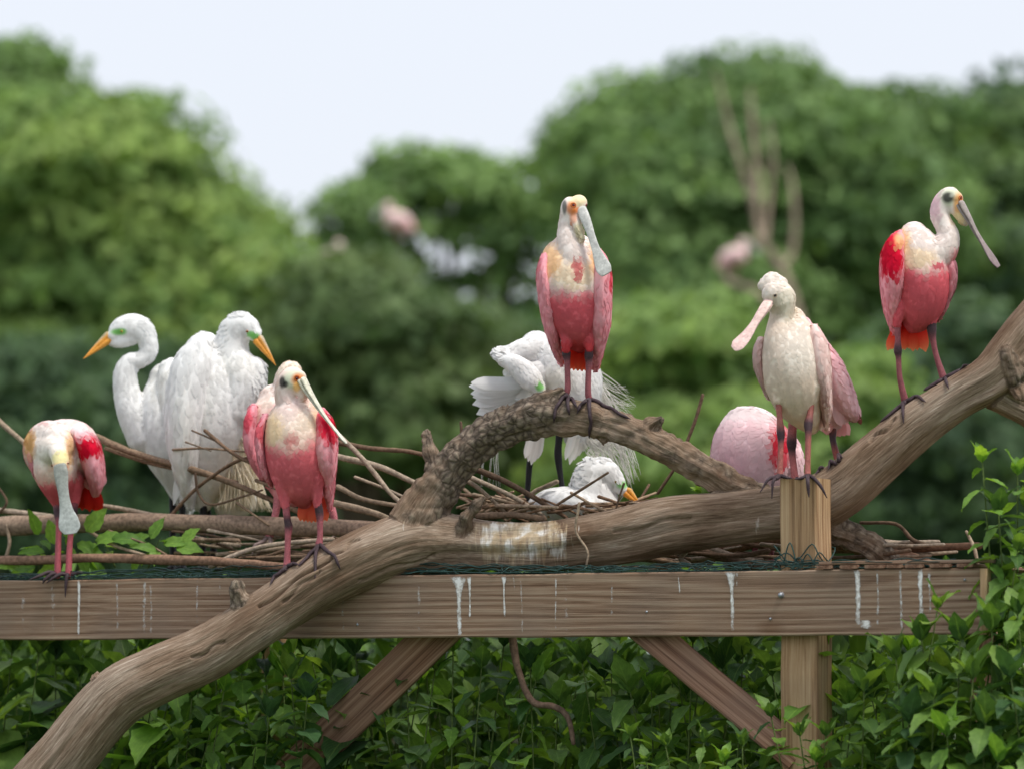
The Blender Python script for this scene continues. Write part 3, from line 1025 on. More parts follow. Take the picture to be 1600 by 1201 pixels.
class Bird:
    def __init__(s, name, label, cat, D, foot, group=None, bare=()):
        s.D = D
        s.bare = bare
        s.root = empty(name, P(foot[0], foot[1], D), label, cat, group)
        s.flow_bvh = None

    def p(s, u, v, w=0.0):
        return P(u, v, s.D + w)

    def r(s, px):
        return px * pxm(s.D)

    def path(s, spec):
        pts = [s.p(t[0], t[1], t[2]) for t in spec]
        rad = [(s.r(t[3]), s.r(t[4] if len(t) > 4 else t[3])) for t in spec]
        return pts, rad

    def paint(s, V, base, ops):
        u, v = UV(V)
        c = np.tile(np.asarray(base, float), (len(V), 1))
        ns = vnoise(V * 45) - 0.5
        fs = vnoise(np.column_stack([V[:, 0] * 260, V[:, 1] * 260, V[:, 2] * 25])) - 0.5
        for op in ops:
            cu, cv, ru, rv, col, soft, stren = op[:7]
            mode = op[7] if len(op) > 7 else ''
            du = (u - cu) / ru
            dv = (v - cv) / rv
            if 'streak' in mode:
                dv = dv + fs * 0.8
                du = du + fs * 0.3
            d = np.sqrt(du * du + dv * dv) + ns * 0.35 * soft * 2
            if 'below' in mode:
                d = 1 - dv + ns * soft
            if 'above' in mode:
                d = 1 + dv + ns * soft
            m = np.clip((1 + soft - d) / (2 * soft), 0, 1)
            m = m * m * (3 - 2 * m) * stren
            if 'front' in mode:
                m = m * (V[:, 1] < s.D + (op[8] if len(op) > 8 else 0.0))
            c = c * (1 - m[:, None]) + np.asarray(col)[None] * m[:, None]
        c = c * (0.96 + 0.08 * vnoise(V * 90))[:, None]
        return c

    def body(s, lofts, base, ops, voxel=0.0045, flakes=2600, fl=(0.016, 0.007), lift=0.0007, flow=(0, 0.35, -1), ragged=(), it=5):
        mb = MB()
        for L in lofts:
            hint = (0, 1, 0)
            if isinstance(L, tuple):
                L, hint = L
            pts, rad = s.path(L)
            loft(mb, pts, rad, 18, 5, hint, cap=3)
        me, W = remesh(mb, voxel, it, 0.5)
        nrm = mesh_normals(me)
        W = W + nrm * ((vnoise(W * 70) - 0.5) * 0.0006 + (vnoise(W * 24) - 0.5) * 0.0018)[:, None]
        org = root_loc(s.root)
        me.vertices.foreach_set('co', (W - org).ravel())
        put_col(me, s.paint(W, base, ops))
        me.polygons.foreach_set('use_smooth', [True] * len(me.polygons))
        me.materials.clear(); me.materials.append(M['plumage'])
        me.name = 'body'
        me.update()
        o = bpy.data.objects.new('body', me)
        COL.objects.link(o); o.parent = s.root
        s.bodyobj = o
        tris = [tuple(p.vertices) for p in me.polygons]
        s.bvh = BVHTree.FromPolygons([Vector(q) for q in W], tris)
        if flakes:
            s.flakes(o, me, W, nrm, base, ops, flakes, fl, lift, flow, ragged, s.bvh)
        return o

    def flakes(s, parent, me, W, nrm, base, ops, count, fl, lift, flow, ragged, bvh):
        """contour feathers: small overlapping vanes that follow the lie of the plumage"""
        idx = rng.integers(0, len(W), count)
        p0 = W[idx]; n = nz(nrm[idx])
        fd = nz(np.asarray(flow, float) + (rng.random((count, 3)) - 0.5) * 0.55)
        u, v = UV(p0)
        sc = np.ones(count); lf = np.full(count, lift); stand = np.zeros(count)
        for (cu, cv, ru, rv, ms, ml, fu, fv) in ragged:
            m = np.hypot((u - cu) / ru, (v - cv) / rv) < 1
            sc[m] *= ms; lf[m] *= ml; stand[m] = 0.4
            fd[m] = nz(np.array([fu, 0.1, -fv])[None] + (rng.random((m.sum(), 3)) - 0.5) * 0.8)
        keep = np.ones(count, bool)
        for (cu, cv, cr) in s.bare:
            keep &= np.hypot(u - cu, v - cv) > cr
        p0, n, fd, sc, lf, stand = p0[keep], n[keep], fd[keep], sc[keep], lf[keep], stand[keep]
        count = len(p0)
        t = nz(fd - (fd * n).sum(1)[:, None] * n)
        b = np.cross(n, t)
        Ln = fl[0] * (0.7 + 0.6 * rng.random(count)) * sc
        Wd = fl[1] * (0.7 + 0.6 * rng.random(count)) * np.sqrt(sc)
        base_c = s.paint(p0, base, ops) * (0.96 + 0.06 * rng.random(count))[:, None]
        prof = ((0.0, 0.35, -0.6), (0.4, 1.0, 0.35), (0.75, 0.8, 0.75), (1.0, 0.12, 1.0))
        V = np.zeros((count, 8, 3))
        for i, (a, w, h) in enumerate(prof):
            c = p0 + t * (Ln * a)[:, None]
            for q in range(count):
                loc, nn, _i, dd_ = bvh.find_nearest(Vector(c[q]))
                hgt = lf[q] * h + dd_ * stand[q]
                c[q] = np.array(loc) + np.array(nn) * hgt
            V[:, i * 2] = c - b * (Wd * w)[:, None]
            V[:, i * 2 + 1] = c + b * (Wd * w)[:, None]
        V = V.reshape(-1, 3)
        F = []
        for k in range(count):
            q = k * 8
            F += [(q, q + 1, q + 3, q + 2), (q + 2, q + 3, q + 5, q + 4), (q + 4, q + 5, q + 7, q + 6)]
        mb = MB(); mb.add(V, F, np.repeat(base_c, 8, axis=0))
        return mb.build('contour_feathers', M['feather'], parent, kind='stuff')

    def wing(s, spec, base, ops, name='wing', voxel=0.004, flakes=500, fl=(0.026, 0.008), lift=0.0016, flow=(0, 0.2, -1), hint=(0, 1, 0)):
        mb = MB()
        specs = spec if isinstance(spec[0], list) else [spec]
        for L in specs:
            pts, rad = s.path(L)
            loft(mb, pts, rad, 18, 6, hint, cap=3)
        me, W = remesh(mb, voxel, 4, 0.5)
        nrm = mesh_normals(me)
        # long shallow furrows between the folded quills
        W = W + nrm * ((vnoise(np.column_stack([W[:, 0] * 70, W[:, 1] * 70, W[:, 2] * 7])) - 0.5) * 0.006)[:, None]
        org = root_loc(s.root)
        me.vertices.foreach_set('co', (W - org).ravel())
        put_col(me, s.paint(W, base, ops))
        me.polygons.foreach_set('use_smooth', [True] * len(me.polygons))
        me.materials.clear(); me.materials.append(M['plumage'])
        me.name = name; me.update()
        o = bpy.data.objects.new(name, me)
        COL.objects.link(o); o.parent = s.root
        if flakes:
            s.flakes(o, me, W, nrm, base, ops, flakes, fl, lift, flow, (), BVHTree.FromPolygons([Vector(q) for q in W], [tuple(p.vertices) for p in me.polygons]))
        return o

    def feather(s, parent, a, b, wpx, col, bend=0.0, normal=(0, -1, 0.2), tipcol=None, name='feather', sharp=0.5):
        """one long quill feather from a to b (u, v, w)"""
        A, Bp = s.p(*a), s.p(*b)
        t = nz(Bp - A); n = np.asarray(normal, float); n = nz(n - (n @ t) * t); x = np.cross(t, n)
        L = np.linalg.norm(Bp - A); w = s.r(wpx)
        V, C = [], []
        N = 9
        shade = random.uniform(.86, 1.06)
        tipcol = col if tipcol is None else tipcol
        for i in range(N + 1):
            k = i / N
            ww = w * (min(1, 0.35 + k * 2.2)) * (1 - max(0, (k - 0.72) / 0.28) ** 2.2 * (1 - 0.12 * sharp)) + 1e-4
            c = A + t * L * k + n * (bend * L * math.sin(k * math.pi)) + x * (0.06 * L * (k * k))
            for j, q in enumerate((-1, -0.5, 0, 0.5, 1)):
                V.append(c + x * ww * q + n * (0.10 * ww * (1 - q * q) - 0.0004 * j))
                C.append((col * (1 - k ** 3) + tipcol * k ** 3) * shade * (1.08 if q == 0 else 0.97 + 0.05 * random.random()))
        F = [(i * 5 + j, i * 5 + j + 1, (i + 1) * 5 + j + 1, (i + 1) * 5 + j) for i in range(N) for j in range(4)]
        mb = MB(); mb.add(V, F, np.clip(np.array(C), 0, 0.93))
        return mb.build(name, M['feather'], parent)

    def spoon(s, spec, normal, col, tipcol=None, thick=3.0, edge=None, gape=1.0):
        """spatulate bill: spec rows (u, v, w, halfwidth px); two mandibles closed on each other"""
        nv = nz(np.asarray(normal, float))
        tipcol = col if tipcol is None else tipcol
        for nm, sg in (('upper_mandible', 1), ('lower_mandible', -1)):
            mb = MB()
            pts, rad = [], []
            m = len(spec)
            for i, (u, v, w, h) in enumerate(spec):
                th = thick * (1.9 - 1.5 * min(1, i / (m * 0.55)))
                th = max(th, 0.9)
                pts.append(s.p(u, v, w) + nv * sg * s.r(th * 0.55 * gape))
                rad.append((s.r(h * (1.0 if sg > 0 else 0.93)), s.r(th * 0.62)))
            tot = np.linalg.norm(pts[-1] - pts[0])

            def cf(V, p0=pts[0]):
                k = np.clip(np.linalg.norm(V - p0, axis=1) / tot, 0, 1)[:, None]
                c = col * (1 - k) + tipcol * k
                c = c * (0.72 + 0.45 * vnoise(V * 110))[:, None]
                return c * (0.8 if sg < 0 else 1)
            loft(mb, pts, rad, 16, 7, nv, cf, 2)
            mb.build(nm, M['bill'], s.root)
        if edge is not None:
            pass

    def dagger(s, base, tip, hw, col, ridge):
        """straight pointed heron bill"""
        A, T = s.p(*base), s.p(*tip)
        d = nz(T - A); up = nz(np.cross(d, np.array([0, 1.0, 0])))
        if up[2] < 0:
            up = -up
        for nm, sg, c in (('upper_mandible', 1, ridge), ('lower_mandible', -1, col)):
            mb = MB()
            pts = [A + (T - A) * k + up * sg * s.r(hw) * 0.42 * (1 - k) for k in (0, .3, .65, 1)]
            def cf(V):
                h = ((V - A) @ up) / s.r(hw)
                m = np.clip((h - 0.35) * 3, 0, 1)[:, None]
                return (col * (1 - m) + ridge * m) * (0.85 + 0.3 * vnoise(V * 80))[:, None]
            loft(mb, pts, [s.r(hw * k) * 0.62 for k in (1, .78, .45, .06)], 12, 5, (0, 1, 0), cf, 1)
            mb.build(nm, M['bill'], s.root)

    def eye(s, u, v, r, iris, out=0.6, ring=None):
        """eyeball set in the surface of the head under (u, v)"""
        d = nz(s.p(u, v) - EYE)
        loc, n, i, t = s.bvh.ray_cast(Vector(EYE), Vector(d))
        if loc is None:
            return
        c = np.array(loc) - np.array(n) * s.r(r) * (1 - out)
        n = np.array(n)
        R = s.r(r)
        mb = MB()
        seg, rings = 12, 8
        V, C = [], []
        a1 = nz(np.cross(n, [0.3, 0.2, 1.0])); a2 = np.cross(n, a1)
        for i in range(rings + 1):
            th = math.pi * i / rings
            for j in range(seg):
                ph = 2 * math.pi * j / seg
                q = n * math.cos(th) + (a1 * math.cos(ph) + a2 * math.sin(ph)) * math.sin(th)
                V.append(c + q * R)
                C.append((0.004, 0.003, 0.003) if th < 0.62 else tuple(iris))
        F = [(i * seg + j, i * seg + (j + 1) % seg, (i + 1) * seg + (j + 1) % seg, (i + 1) * seg + j) for i in range(rings) for j in range(seg)]
        mb.add(V, F, np.array(C))
        e = mb.build('eye', M['eye'], s.root)
        if ring is not None:
            rb = MB()
            pts = [c + n * R * 0.45 + (a1 * math.cos(2 * math.pi * k / 10) + a2 * math.sin(2 * math.pi * k / 10)) * R * 1.1 for k in range(11)]
            loft(rb, pts, [R * 0.36] * 11, 6, 2, n, ring, 0)
            rb.build('eyelid', M['bill'], s.root)

    def leg(s, spec, cols=None, toes=(), footp=None, toecol=FOOT, tr=3.2, snapto=True, knee=None, n=10):
        """leg: spec rows (u, v, w, radius px); toes: lists of (u, v[, w]) from the ankle outwards"""
        pts, rad = s.path(spec)
        if footp is not None:
            pts[-1] = footp
        mb = MB()

        def cf(V):
            u, v = UV(V)
            c = np.tile(LEGC, (len(V), 1)) if cols is None else np.tile(cols, (len(V), 1))
            if knee is not None:
                for ku, kv, kr in knee:
                    m = np.clip(1.4 - np.hypot((u - ku) / (kr * 1.5), (v - kv) / kr), 0, 1)[:, None]
                    c = c * (1 - m) + KNEE * m
            return c * (0.75 + 0.5 * vnoise(V * 130))[:, None]
        loft(mb, pts, rad, n, 6, (0, 1, 0), cf, 2)
        lg = mb.build('leg', M['leg'], s.root)
        ank = pts[-1]
        for t in toes:
            tp = [ank]
            if snapto:
                prev = UV(ank)
                dense = []
                for q in t:
                    dense.append(((prev[0] + q[0]) / 2, (prev[1] + q[1]) / 2) + tuple(q[2:]))
                    dense.append(q)
                    prev = q
                t = dense
            for q in t:
                if snapto:
                    tp.append(snap(q[0], q[1], s.D + (q[2] if len(q) > 2 else -0.02), s.r(tr) * 1.0))
                else:
                    tp.append(s.p(q[0], q[1], q[2] if len(q) > 2 else 0))
            m = len(tp)
            tb = MB()
            rr = [s.r(tr) * (1.15 - 0.5 * i / (m - 1)) for i in range(m)]
            rr[-1] = s.r(tr) * 0.22
            loft(tb, tp, rr, 8, 5, (0.3, 1, 0.2), lambda V: toecol * (0.7 + 0.6 * vnoise(V * 150))[:, None], 2)
            tb.build('toe', M['leg'], lg)
        return lg

    def plumes(s, parent, strands, col=None, name='plumes'):
        """fine wiry aigrettes"""
        mb = MB()
        for path, r in strands:
            pts = [s.p(*q) for q in path]
            loft(mb, pts, [s.r(r), s.r(r * 0.8), s.r(r * 0.4)] if len(pts) == 3 else [s.r(r * (1 - 0.6 * i / (len(pts) - 1))) for i in range(len(pts))], 4, 5, col=(EGW if col is None else col), cap=0)
        return mb.build(name, M['feather'], parent, kind='stuff')


GS = 'roseate spoonbills perched around the platform'
GE = 'great white egrets at the nests'

# ---- spoonbill on top of the arch, facing the camera
DE = Db(900) + 0.16
fL, fR = snap(886, 614, DE - 0.0, 0.011), snap(921, 626, DE - 0.0, 0.011)
E = Bird('roseate_spoonbill', 'adult pink spoonbill on the arched limb, broad pale grey bill hanging across its breast', 'spoonbill', DE, (902, 622), GS, ((900, 322, 24),))
opsE = [(897, 455, 200, 50, SBW, .3, 1, 'above'), (897, 400, 200, 35, SBW, .25, 1, 'above'),
        (897, 428, 34, 22, K(226, 206, 176), .4, .8), (861, 404, 17, 24, TAN, .5, .8), (932, 402, 13, 26, TAN, .5, .85), (903, 418, 8, 17, K(190, 84, 90), .4, .85, 'streak front'),
        (897, 545, 40, 16, K(196, 60, 64), .6, .8),
        (904, 312, 15, 12, K(226, 206, 164), .4, .9), (893, 326, 8, 10, ORG, .4, .8, 'front'), (907, 329, 14, 5, ORG, .4, .85, 'front'), (896, 341, 6, 9, ORG, .4, .6, 'front'), (906, 360, 9, 14, K(206, 196, 160), .4, .8, 'front', -.035), (882, 324, 3.4, 11, K(84, 84, 80), .35, .85)]
E.body([[(896, 340, -.03, 10, 9), (904, 356, -.048, 7, 6), (912, 374, -.062, 3, 3)], [(904, 318, -.014, 14, 18), (898, 325, -.008, 22, 23), (893, 340, 0, 19, 21), (888, 358, .0, 17, 19), (890, 378, -.01, 21, 22), (896, 402, -.015, 27, 28), (899, 426, -.005, 34, 34)],
        [(897, 386, .06, 36, 22), (896, 400, .04, 50, 38), (896, 432, .02, 55, 50), (898, 470, .02, 53, 52), (900, 500, .035, 43, 48), (903, 524, .06, 28, 34), (905, 536, .085, 13, 20)],
        [(886, 500, .0, 18, 24), (885, 522, -.005, 11, 13), (885, 548, -.005, 6, 7)], [(920, 500, .0, 18, 24), (922, 522, -.005, 11, 12), (921, 546, -.005, 6, 7)]],
       BELLY * 1.02, opsE, flakes=3000)
wops = [(842, 398, 5, 22, RED, .4, .6, 'streak'), (850, 430, 30, 20, K(236, 168, 176), .5, .6)]
E.wing([(854, 400, .06, 7, 20), (850, 425, .04, 12, 44), (853, 460, .04, 13, 50), (860, 505, .06, 12, 44), (868, 540, .11, 8, 30), (876, 566, .15, 4, 14)], PINK * .95, wops)
w2 = E.wing([(934, 402, .06, 8, 20), (938, 425, .02, 17, 46), (938, 460, .02, 19, 52), (936, 505, .04, 18, 46), (933, 545, .09, 11, 32), (931, 572, .14, 5, 14)], PINK * .95,
            [(954, 435, 4, 22, RED, .4, .8), (922, 520, 5, 36, K(170, 70, 74), .5, .6), (932, 440, 12, 30, K(240, 190, 196), .6, .5)])
tE = MB()
for i in range(9):
    k = i / 8
    E.feather(E.root, (900 + 10 * k, 525, .10 + .01 * (i % 3)), (886 + 54 * k, 580 - 3 * abs(k - .5) - (4 if i in (0, 8) else 0), .13 + .012 * (i % 3)), 8, K(226, 44, 44, 1.2), tipcol=K(240, 120, 80, 1.2), name='tail_feather')
E.spoon([(909, 328, -.035, 8), (914, 340, -.055, 8.2), (919, 353, -.068, 7.2), (925, 371, -.08, 6.0), (931, 389, -.092, 6.6), (937, 405, -.102, 9.6), (943, 419, -.11, 12.3), (948, 428, -.115, 9)], (-0.25, -1, 0.25), BILLG * .95, BILLG * 1.05, 3.4)
E.eye(896, 321, 3.2, (0.35, 0.02, 0.01), .5, ORG * .7)
E.eye(916, 321, 3.0, (0.35, 0.02, 0.01), .5)
E.leg([(885, 545, .0, 6), (885, 553, .0, 7), (886, 564, 0, 5), (887, 590, 0, 4.6), (887, 606, 0, 5), (886, 614, 0, 5)], None, [[(878, 622), (868, 640), (866, 660)], [(893, 625), (903, 640)], [(888, 630), (890, 648)], [(892, 612, .05)]], fL, knee=[(885, 552, 10)])
E.leg([(922, 540, .0, 6), (920, 555, .0, 7), (920, 568, 0, 5), (919, 595, 0, 4.6), (919, 616, 0, 5), (921, 626, 0, 5)], None, [[(922, 640), (924, 660), (923, 682)], [(945, 634), (968, 648), (985, 656)], [(908, 634), (902, 646)], [(915, 620, .06)]], fR, knee=[(920, 555, 11)])

# ---- spoonbill on the sloping limb at the right, looking right
DK = Db(1440) + 0.40
kL, kR = snap(1408, 618, DK, 0.011), snap(1470, 584, DK, 0.011)
Kb = Bird('roseate_spoonbill', 'adult spoonbill with crimson shoulder and drooping dark bill on the bare sloping limb', 'spoonbill', DK, (1435, 605), GS, ((1492, 318, 25),))
opsK = [(1440, 385, 200, 30, SBW, .35, 1, 'above'), (1450, 375, 46, 46, SBW, .3, 1), (1410, 375, 14, 22, TAN, .5, .85), (1432, 402, 30, 16, K(232, 206, 166), .5, .7), (1464, 412, 10, 5, K(214, 50, 84, 1), .5, .8),
        (1462, 315, 8, 30, K(232, 190, 206), .5, .6), (1486, 308, 16, 14, K(196, 202, 176), .35, .8), (1481, 309, 9, 8, K(50, 50, 52, .8), .4, .9), (1487, 306, 3, 3, K(190, 190, 176), .4, .7), (1498, 322, 8, 20, K(226, 160, 84, 1), .4, .85),
        (1497, 342, 12, 10, K(226, 204, 158), .4, .8), (1440, 540, 60, 20, K(206, 60, 66, 1), .5, .5)]
Kb.body([[(1492, 311, -.01, 13, 15), (1484, 309, -.005, 17, 18), (1472, 319, 0, 16, 17), (1468, 336, 0, 15, 16), (1475, 352, 0, 15, 17), (1482, 368, -.005, 17, 19), (1474, 388, -.005, 25, 26), (1455, 402, 0, 34, 34)],
         [(1428, 372, .05, 24, 30), (1430, 385, .03, 38, 42), (1434, 410, .015, 46, 50), (1438, 442, .015, 47, 54), (1438, 470, .03, 41, 50), (1433, 492, .06, 29, 38), (1427, 505, .09, 14, 20)],
         [(1492, 320, -.012, 13, 12), (1503, 336, -.016, 12, 10), (1508, 346, -.018, 9, 7)],
         [(1414, 462, .0, 18, 24), (1405, 484, -.015, 11, 14), (1402, 508, -.01, 6, 7)], [(1456, 462, .0, 18, 26), (1458, 484, .0, 11, 12), (1457, 504, .0, 6.5, 7)]],
        BELLY * 1.05, opsK, flakes=3000)
Kb.wing([(1402, 374, .02, 10, 24), (1397, 395, .0, 20, 42), (1395, 430, .005, 21, 50), (1393, 465, .03, 16, 44), (1394, 495, .07, 10, 32), (1396, 520, .11, 4, 12)], PINK * .97,
        [(1392, 392, 18, 38, RED, .3, 1, 'streak'), (1405, 375, 8, 10, TAN, .5, .7)])
Kb.wing([(1478, 396, .03, 8, 20), (1484, 420, .03, 10, 32), (1482, 450, .05, 10, 34), (1472, 480, .07, 7, 26), (1464, 500, .09, 3, 10)], PINK * .85, [(1470, 470, 8, 30, K(150, 50, 60), .5, .5)])
for i in range(10):
    k = i / 9
    Kb.feather(Kb.root, (1410 + 24 * k, 492, .06 + .012 * (i % 3)), (1390 + 60 * k, 549 - (i % 3) * 2, .10 + .012 * (i % 3)), 8, K(224, 34, 40, 1.2), tipcol=K(246, 150, 100, 1.3), name='tail_feather')
Kb.spoon([(1500, 319, -.03, 7), (1507, 331, -.035, 7), (1514, 343, -.04, 6), (1524, 362, -.045, 5), (1534, 378, -.05, 6), (1544, 394, -.055, 9), (1553, 408, -.06, 10.5), (1560, 417, -.06, 7)], (0.55, -0.55, 0.55), K(176, 164, 158, 1), K(136, 116, 116, 1), 3.2)
Kb.eye(1501, 310, 3.2, (0.42, 0.03, 0.01), .5, ORG * .8)
Kb.leg([(1402, 505, -.01, 5.5), (1403, 530, -.01, 4.5), (1403, 548, -.01, 6.5), (1404, 560, -.01, 4.5), (1406, 590, -.01, 4.4), (1408, 612, -.01, 6)], None, [[(1412, 632), (1413, 662)], [(1396, 626), (1382, 640), (1371, 654)], [(1422, 616), (1436, 621), (1447, 629)], [(1400, 612, .05)]], kL, knee=[(1403, 548, 12)])
Kb.leg([(1457, 500, .0, 6), (1456, 515, .0, 7.5), (1458, 532, .0, 5), (1463, 556, 0, 4.4), (1468, 578, 0, 6)], None, [[(1478, 592), (1483, 608)], [(1488, 580), (1502, 576), (1515, 572)], [(1458, 594), (1446, 602), (1440, 606)], [(1462, 582, .05)]], kR, knee=[(1456, 512, 16)])

# ---- young white spoonbill on the post
DI = float(PC[1]) - 0.01
zpt = zt + 0.004
Ib = Bird('roseate_spoonbill', 'pale young spoonbill with fluffy white head and pinkish bill standing on the post', 'spoonbill', DI, (1240, 748), GS)
IW = K(242, 228, 214, 1.2); IP = K(236, 208, 202, 1.2)
opsI = [(1240, 470, 200, 60, K(240, 232, 224), .4, .8, 'above'), (1240, 620, 60, 60, K(232, 212, 194, 1.25), .6, .8), (1225, 480, 14, 6, K(186, 164, 142), .5, .5), (1232, 470, 16, 30, K(240, 232, 214), .4, .7), (1252, 545, 30, 40, K(240, 232, 222), .5, .7)]
Ib.body([[(1207, 458, -.03, 18, 17), (1214, 463, -.01, 25, 24), (1220, 468, .0, 24, 25), (1222, 490, .01, 19, 21), (1219, 508, .012, 20, 22), (1220, 530, .005, 27, 28), (1228, 560, 0, 36, 36)],
         [(1196, 446, .03, 12, 13), (1206, 440, .03, 15, 16), (1219, 443, .03, 12, 14)],
         [(1236, 505, .06, 26, 28), (1236, 525, .04, 40, 38), (1236, 560, .02, 48, 48), (1240, 595, .03, 47, 50), (1246, 625, .06, 38, 44), (1258, 648, .09, 26, 32), (1266, 664, .12, 14, 18)],
         [(1218, 605, .0, 18, 22), (1216, 625, -.01, 8, 9)], [(1266, 605, .0, 20, 22), (1268, 625, 0, 9, 10)]],
        IW, opsI, flakes=3800, fl=(0.016, 0.006), lift=0.0007, ragged=[(1206, 440, 24, 16, 0.8, 1.3, .3, .3), (1242, 470, 8, 30, 0.9, 1.6, .4, .7)])
Ib.wing([(1188, 532, .05, 6, 20), (1184, 555, .05, 8, 28), (1188, 580, .06, 8, 30), (1196, 605, .08, 5, 22), (1202, 622, .1, 2, 8)], IP * .85, [(1190, 570, 6, 40, K(190, 150, 146), .5, .7)])
Ib.wing([(1272, 518, .03, 10, 26), (1278, 545, .02, 17, 36), (1282, 580, .03, 17, 40), (1287, 615, .05, 12, 34), (1291, 645, .08, 8, 24), (1292, 668, .1, 4, 10)], IP, [(1266, 575, 7, 40, K(198, 150, 146), .6, .9, 'streak'), (1286, 620, 5, 30, K(150, 96, 92), .5, .6, 'streak')])
for i in range(5):
    Ib.feather(Ib.root, (1268 + 3 * i, 625, .08 + .008 * i), (1268 + 6 * i, 678 - 2 * i, .11 + .008 * i), 8, K(234, 206, 200), tipcol=K(238, 214, 208), name='tail_feather')
Ib.spoon([(1203, 470, -.035, 7.5), (1197, 479, -.06, 8.5), (1189, 491, -.078, 7.6), (1179, 506, -.09, 6.6), (1169, 521, -.105, 9), (1160, 532, -.115, 11), (1152, 540, -.12, 11), (1146, 545, -.12, 6)], (-0.35, -0.9, 0.35), K(226, 196, 186), K(226, 192, 186), 3.2)
Ib.eye(1211, 462, 2.8, (0.05, 0.02, 0.01), .5, K(200, 180, 160))
tz = zpt
pA, pB = P(1219, 744, DI - 0.02), P(1262, 744, DI - 0.04)
pA[2] = zpt + 0.006; pB[2] = zpt + 0.006


def post_toes(a, lst):
    out = []
    for q in lst:
        out.append([(x[0], x[1], x[2]) for x in q])
    return out


yf = -0.075
Ib.leg([(1216, 622, -.01, 5.5), (1218, 650, -.01, 4.6), (1220, 676, -.01, 6.5), (1220, 692, -.015, 4.6), (1219, 725, -.02, 4.4), (1219, 742, -.02, 5)], K(176, 106, 98, 1), [[(1210, 745, -.05), (1200, 749, yf), (1188, 768, yf - .01)], [(1214, 747, -.06), (1208, 752, yf - .012), (1206, 778, yf - .012)], [(1228, 745, -.05), (1238, 747, -.05)]], pA, snapto=False, knee=[(1220, 680, 14)])
Ib.leg([(1268, 622, 0, 6), (1266, 645, -.01, 5), (1263, 662, -.02, 7), (1263, 680, -.03, 5), (1262, 720, -.035, 4.6), (1261, 742, -.04, 5)], K(176, 106, 98, 1), [[(1262, 750, yf - .025), (1263, 764, yf - .03), (1264, 776, yf - .03)], [(1272, 747, -.07), (1283, 760, -.085), (1292, 777, -.085)], [(1254, 746, -.05), (1242, 748, -.05)]], pB, snapto=False, knee=[(1263, 665, 16)])

# ---- spoonbill hidden behind the young one
DJ = Db(1290) + 0.42
jF, jF2 = snap(1303, 712, DJ, .011), snap(1241, 738, DJ, .011)
Jb = Bird('roseate_spoonbill', 'pink spoonbill mostly hidden behind the young white spoonbill, only wing and tail showing', 'spoonbill', DJ, (1300, 715), GS)
JP = K(240, 200, 204)
Jb.body([[(1216, 480, .0, 11, 13), (1228, 490, .0, 14, 16), (1236, 502, .0, 13, 13), (1242, 516, 0, 15, 17), (1248, 535, 0, 22, 24)], [(1248, 515, 0, 24, 30), (1256, 545, 0, 40, 46), (1268, 590, 0, 44, 50), (1282, 630, .02, 36, 42), (1296, 655, .04, 22, 26)], [(1246, 625, 0, 14, 18), (1242, 655, 0, 7, 8)], [(1290, 630, 0, 16, 20), (1300, 660, 0, 7, 8)]],
        JP, [(1242, 490, 12, 12, K(140, 90, 76), .5, .8), (1250, 520, 20, 20, SBW, .5, .6)], flakes=1500)
wj = Jb.wing([(1282, 545, -.02, 14, 40), (1298, 575, -.03, 20, 46), (1310, 605, -.03, 22, 44), (1322, 632, -.02, 18, 36), (1332, 650, 0, 8, 18)], JP, [(1315, 610, 30, 14, K(240, 200, 204), .6, .5), (1300, 560, 14, 26, K(236, 184, 192), .6, .5)], flakes=420, fl=(0.03, 0.011), lift=.003, flow=(.55, 0, -1))
for i in range(7):
    k = i / 6
    Jb.feather(wj, (1300 + 8 * k, 615 - 8 * k, -.07 + .01 * i), (1318 + 30 * k, 664 - 16 * k, -.05 + .012 * i), 9, JP * (0.92 + .03 * (i % 3)), tipcol=K(240, 196, 198))
for i in range(6):
    k = i / 5
    Jb.feather(Jb.root, (1294 + 6 * k, 640, -.03 + .012 * i), (1294 + 36 * k, 682 - 8 * abs(k - .4), .0 + .014 * i), 9, K(236, 176, 178), tipcol=K(234, 170, 168), name='tail_feather')
Jb.feather(wj, (1335, 640, .0), (1347, 662, .0), 4, K(120, 70, 60), name='feather')
Jb.spoon([(1212, 482, -.02, 6), (1208, 500, -.02, 6), (1206, 520, .0, 6), (1204, 545, .0, 9), (1203, 556, .0, 8)], (0.5, -.8, .3), BILLG, None, 3)
Jb.leg([(1300, 652, .02, 6), (1301, 672, .01, 6), (1302, 690, .0, 5), (1303, 710, 0, 6)], K(140, 74, 66, 1), [[(1296, 720), (1286, 732), (1276, 742)], [(1312, 712), (1318, 716)], [(1300, 722), (1296, 734)]], jF, knee=[(1302, 685, 14)])
Jb.leg([(1241, 640, .0, 8), (1238, 672, .0, 7), (1237, 692, .0, 8), (1238, 710, 0, 5.5), (1241, 738, 0, 6)], K(164, 92, 92, 1), [[(1250, 745), (1258, 752)], [(1234, 745), (1228, 752)]], jF2, knee=[(1238, 695, 16)])

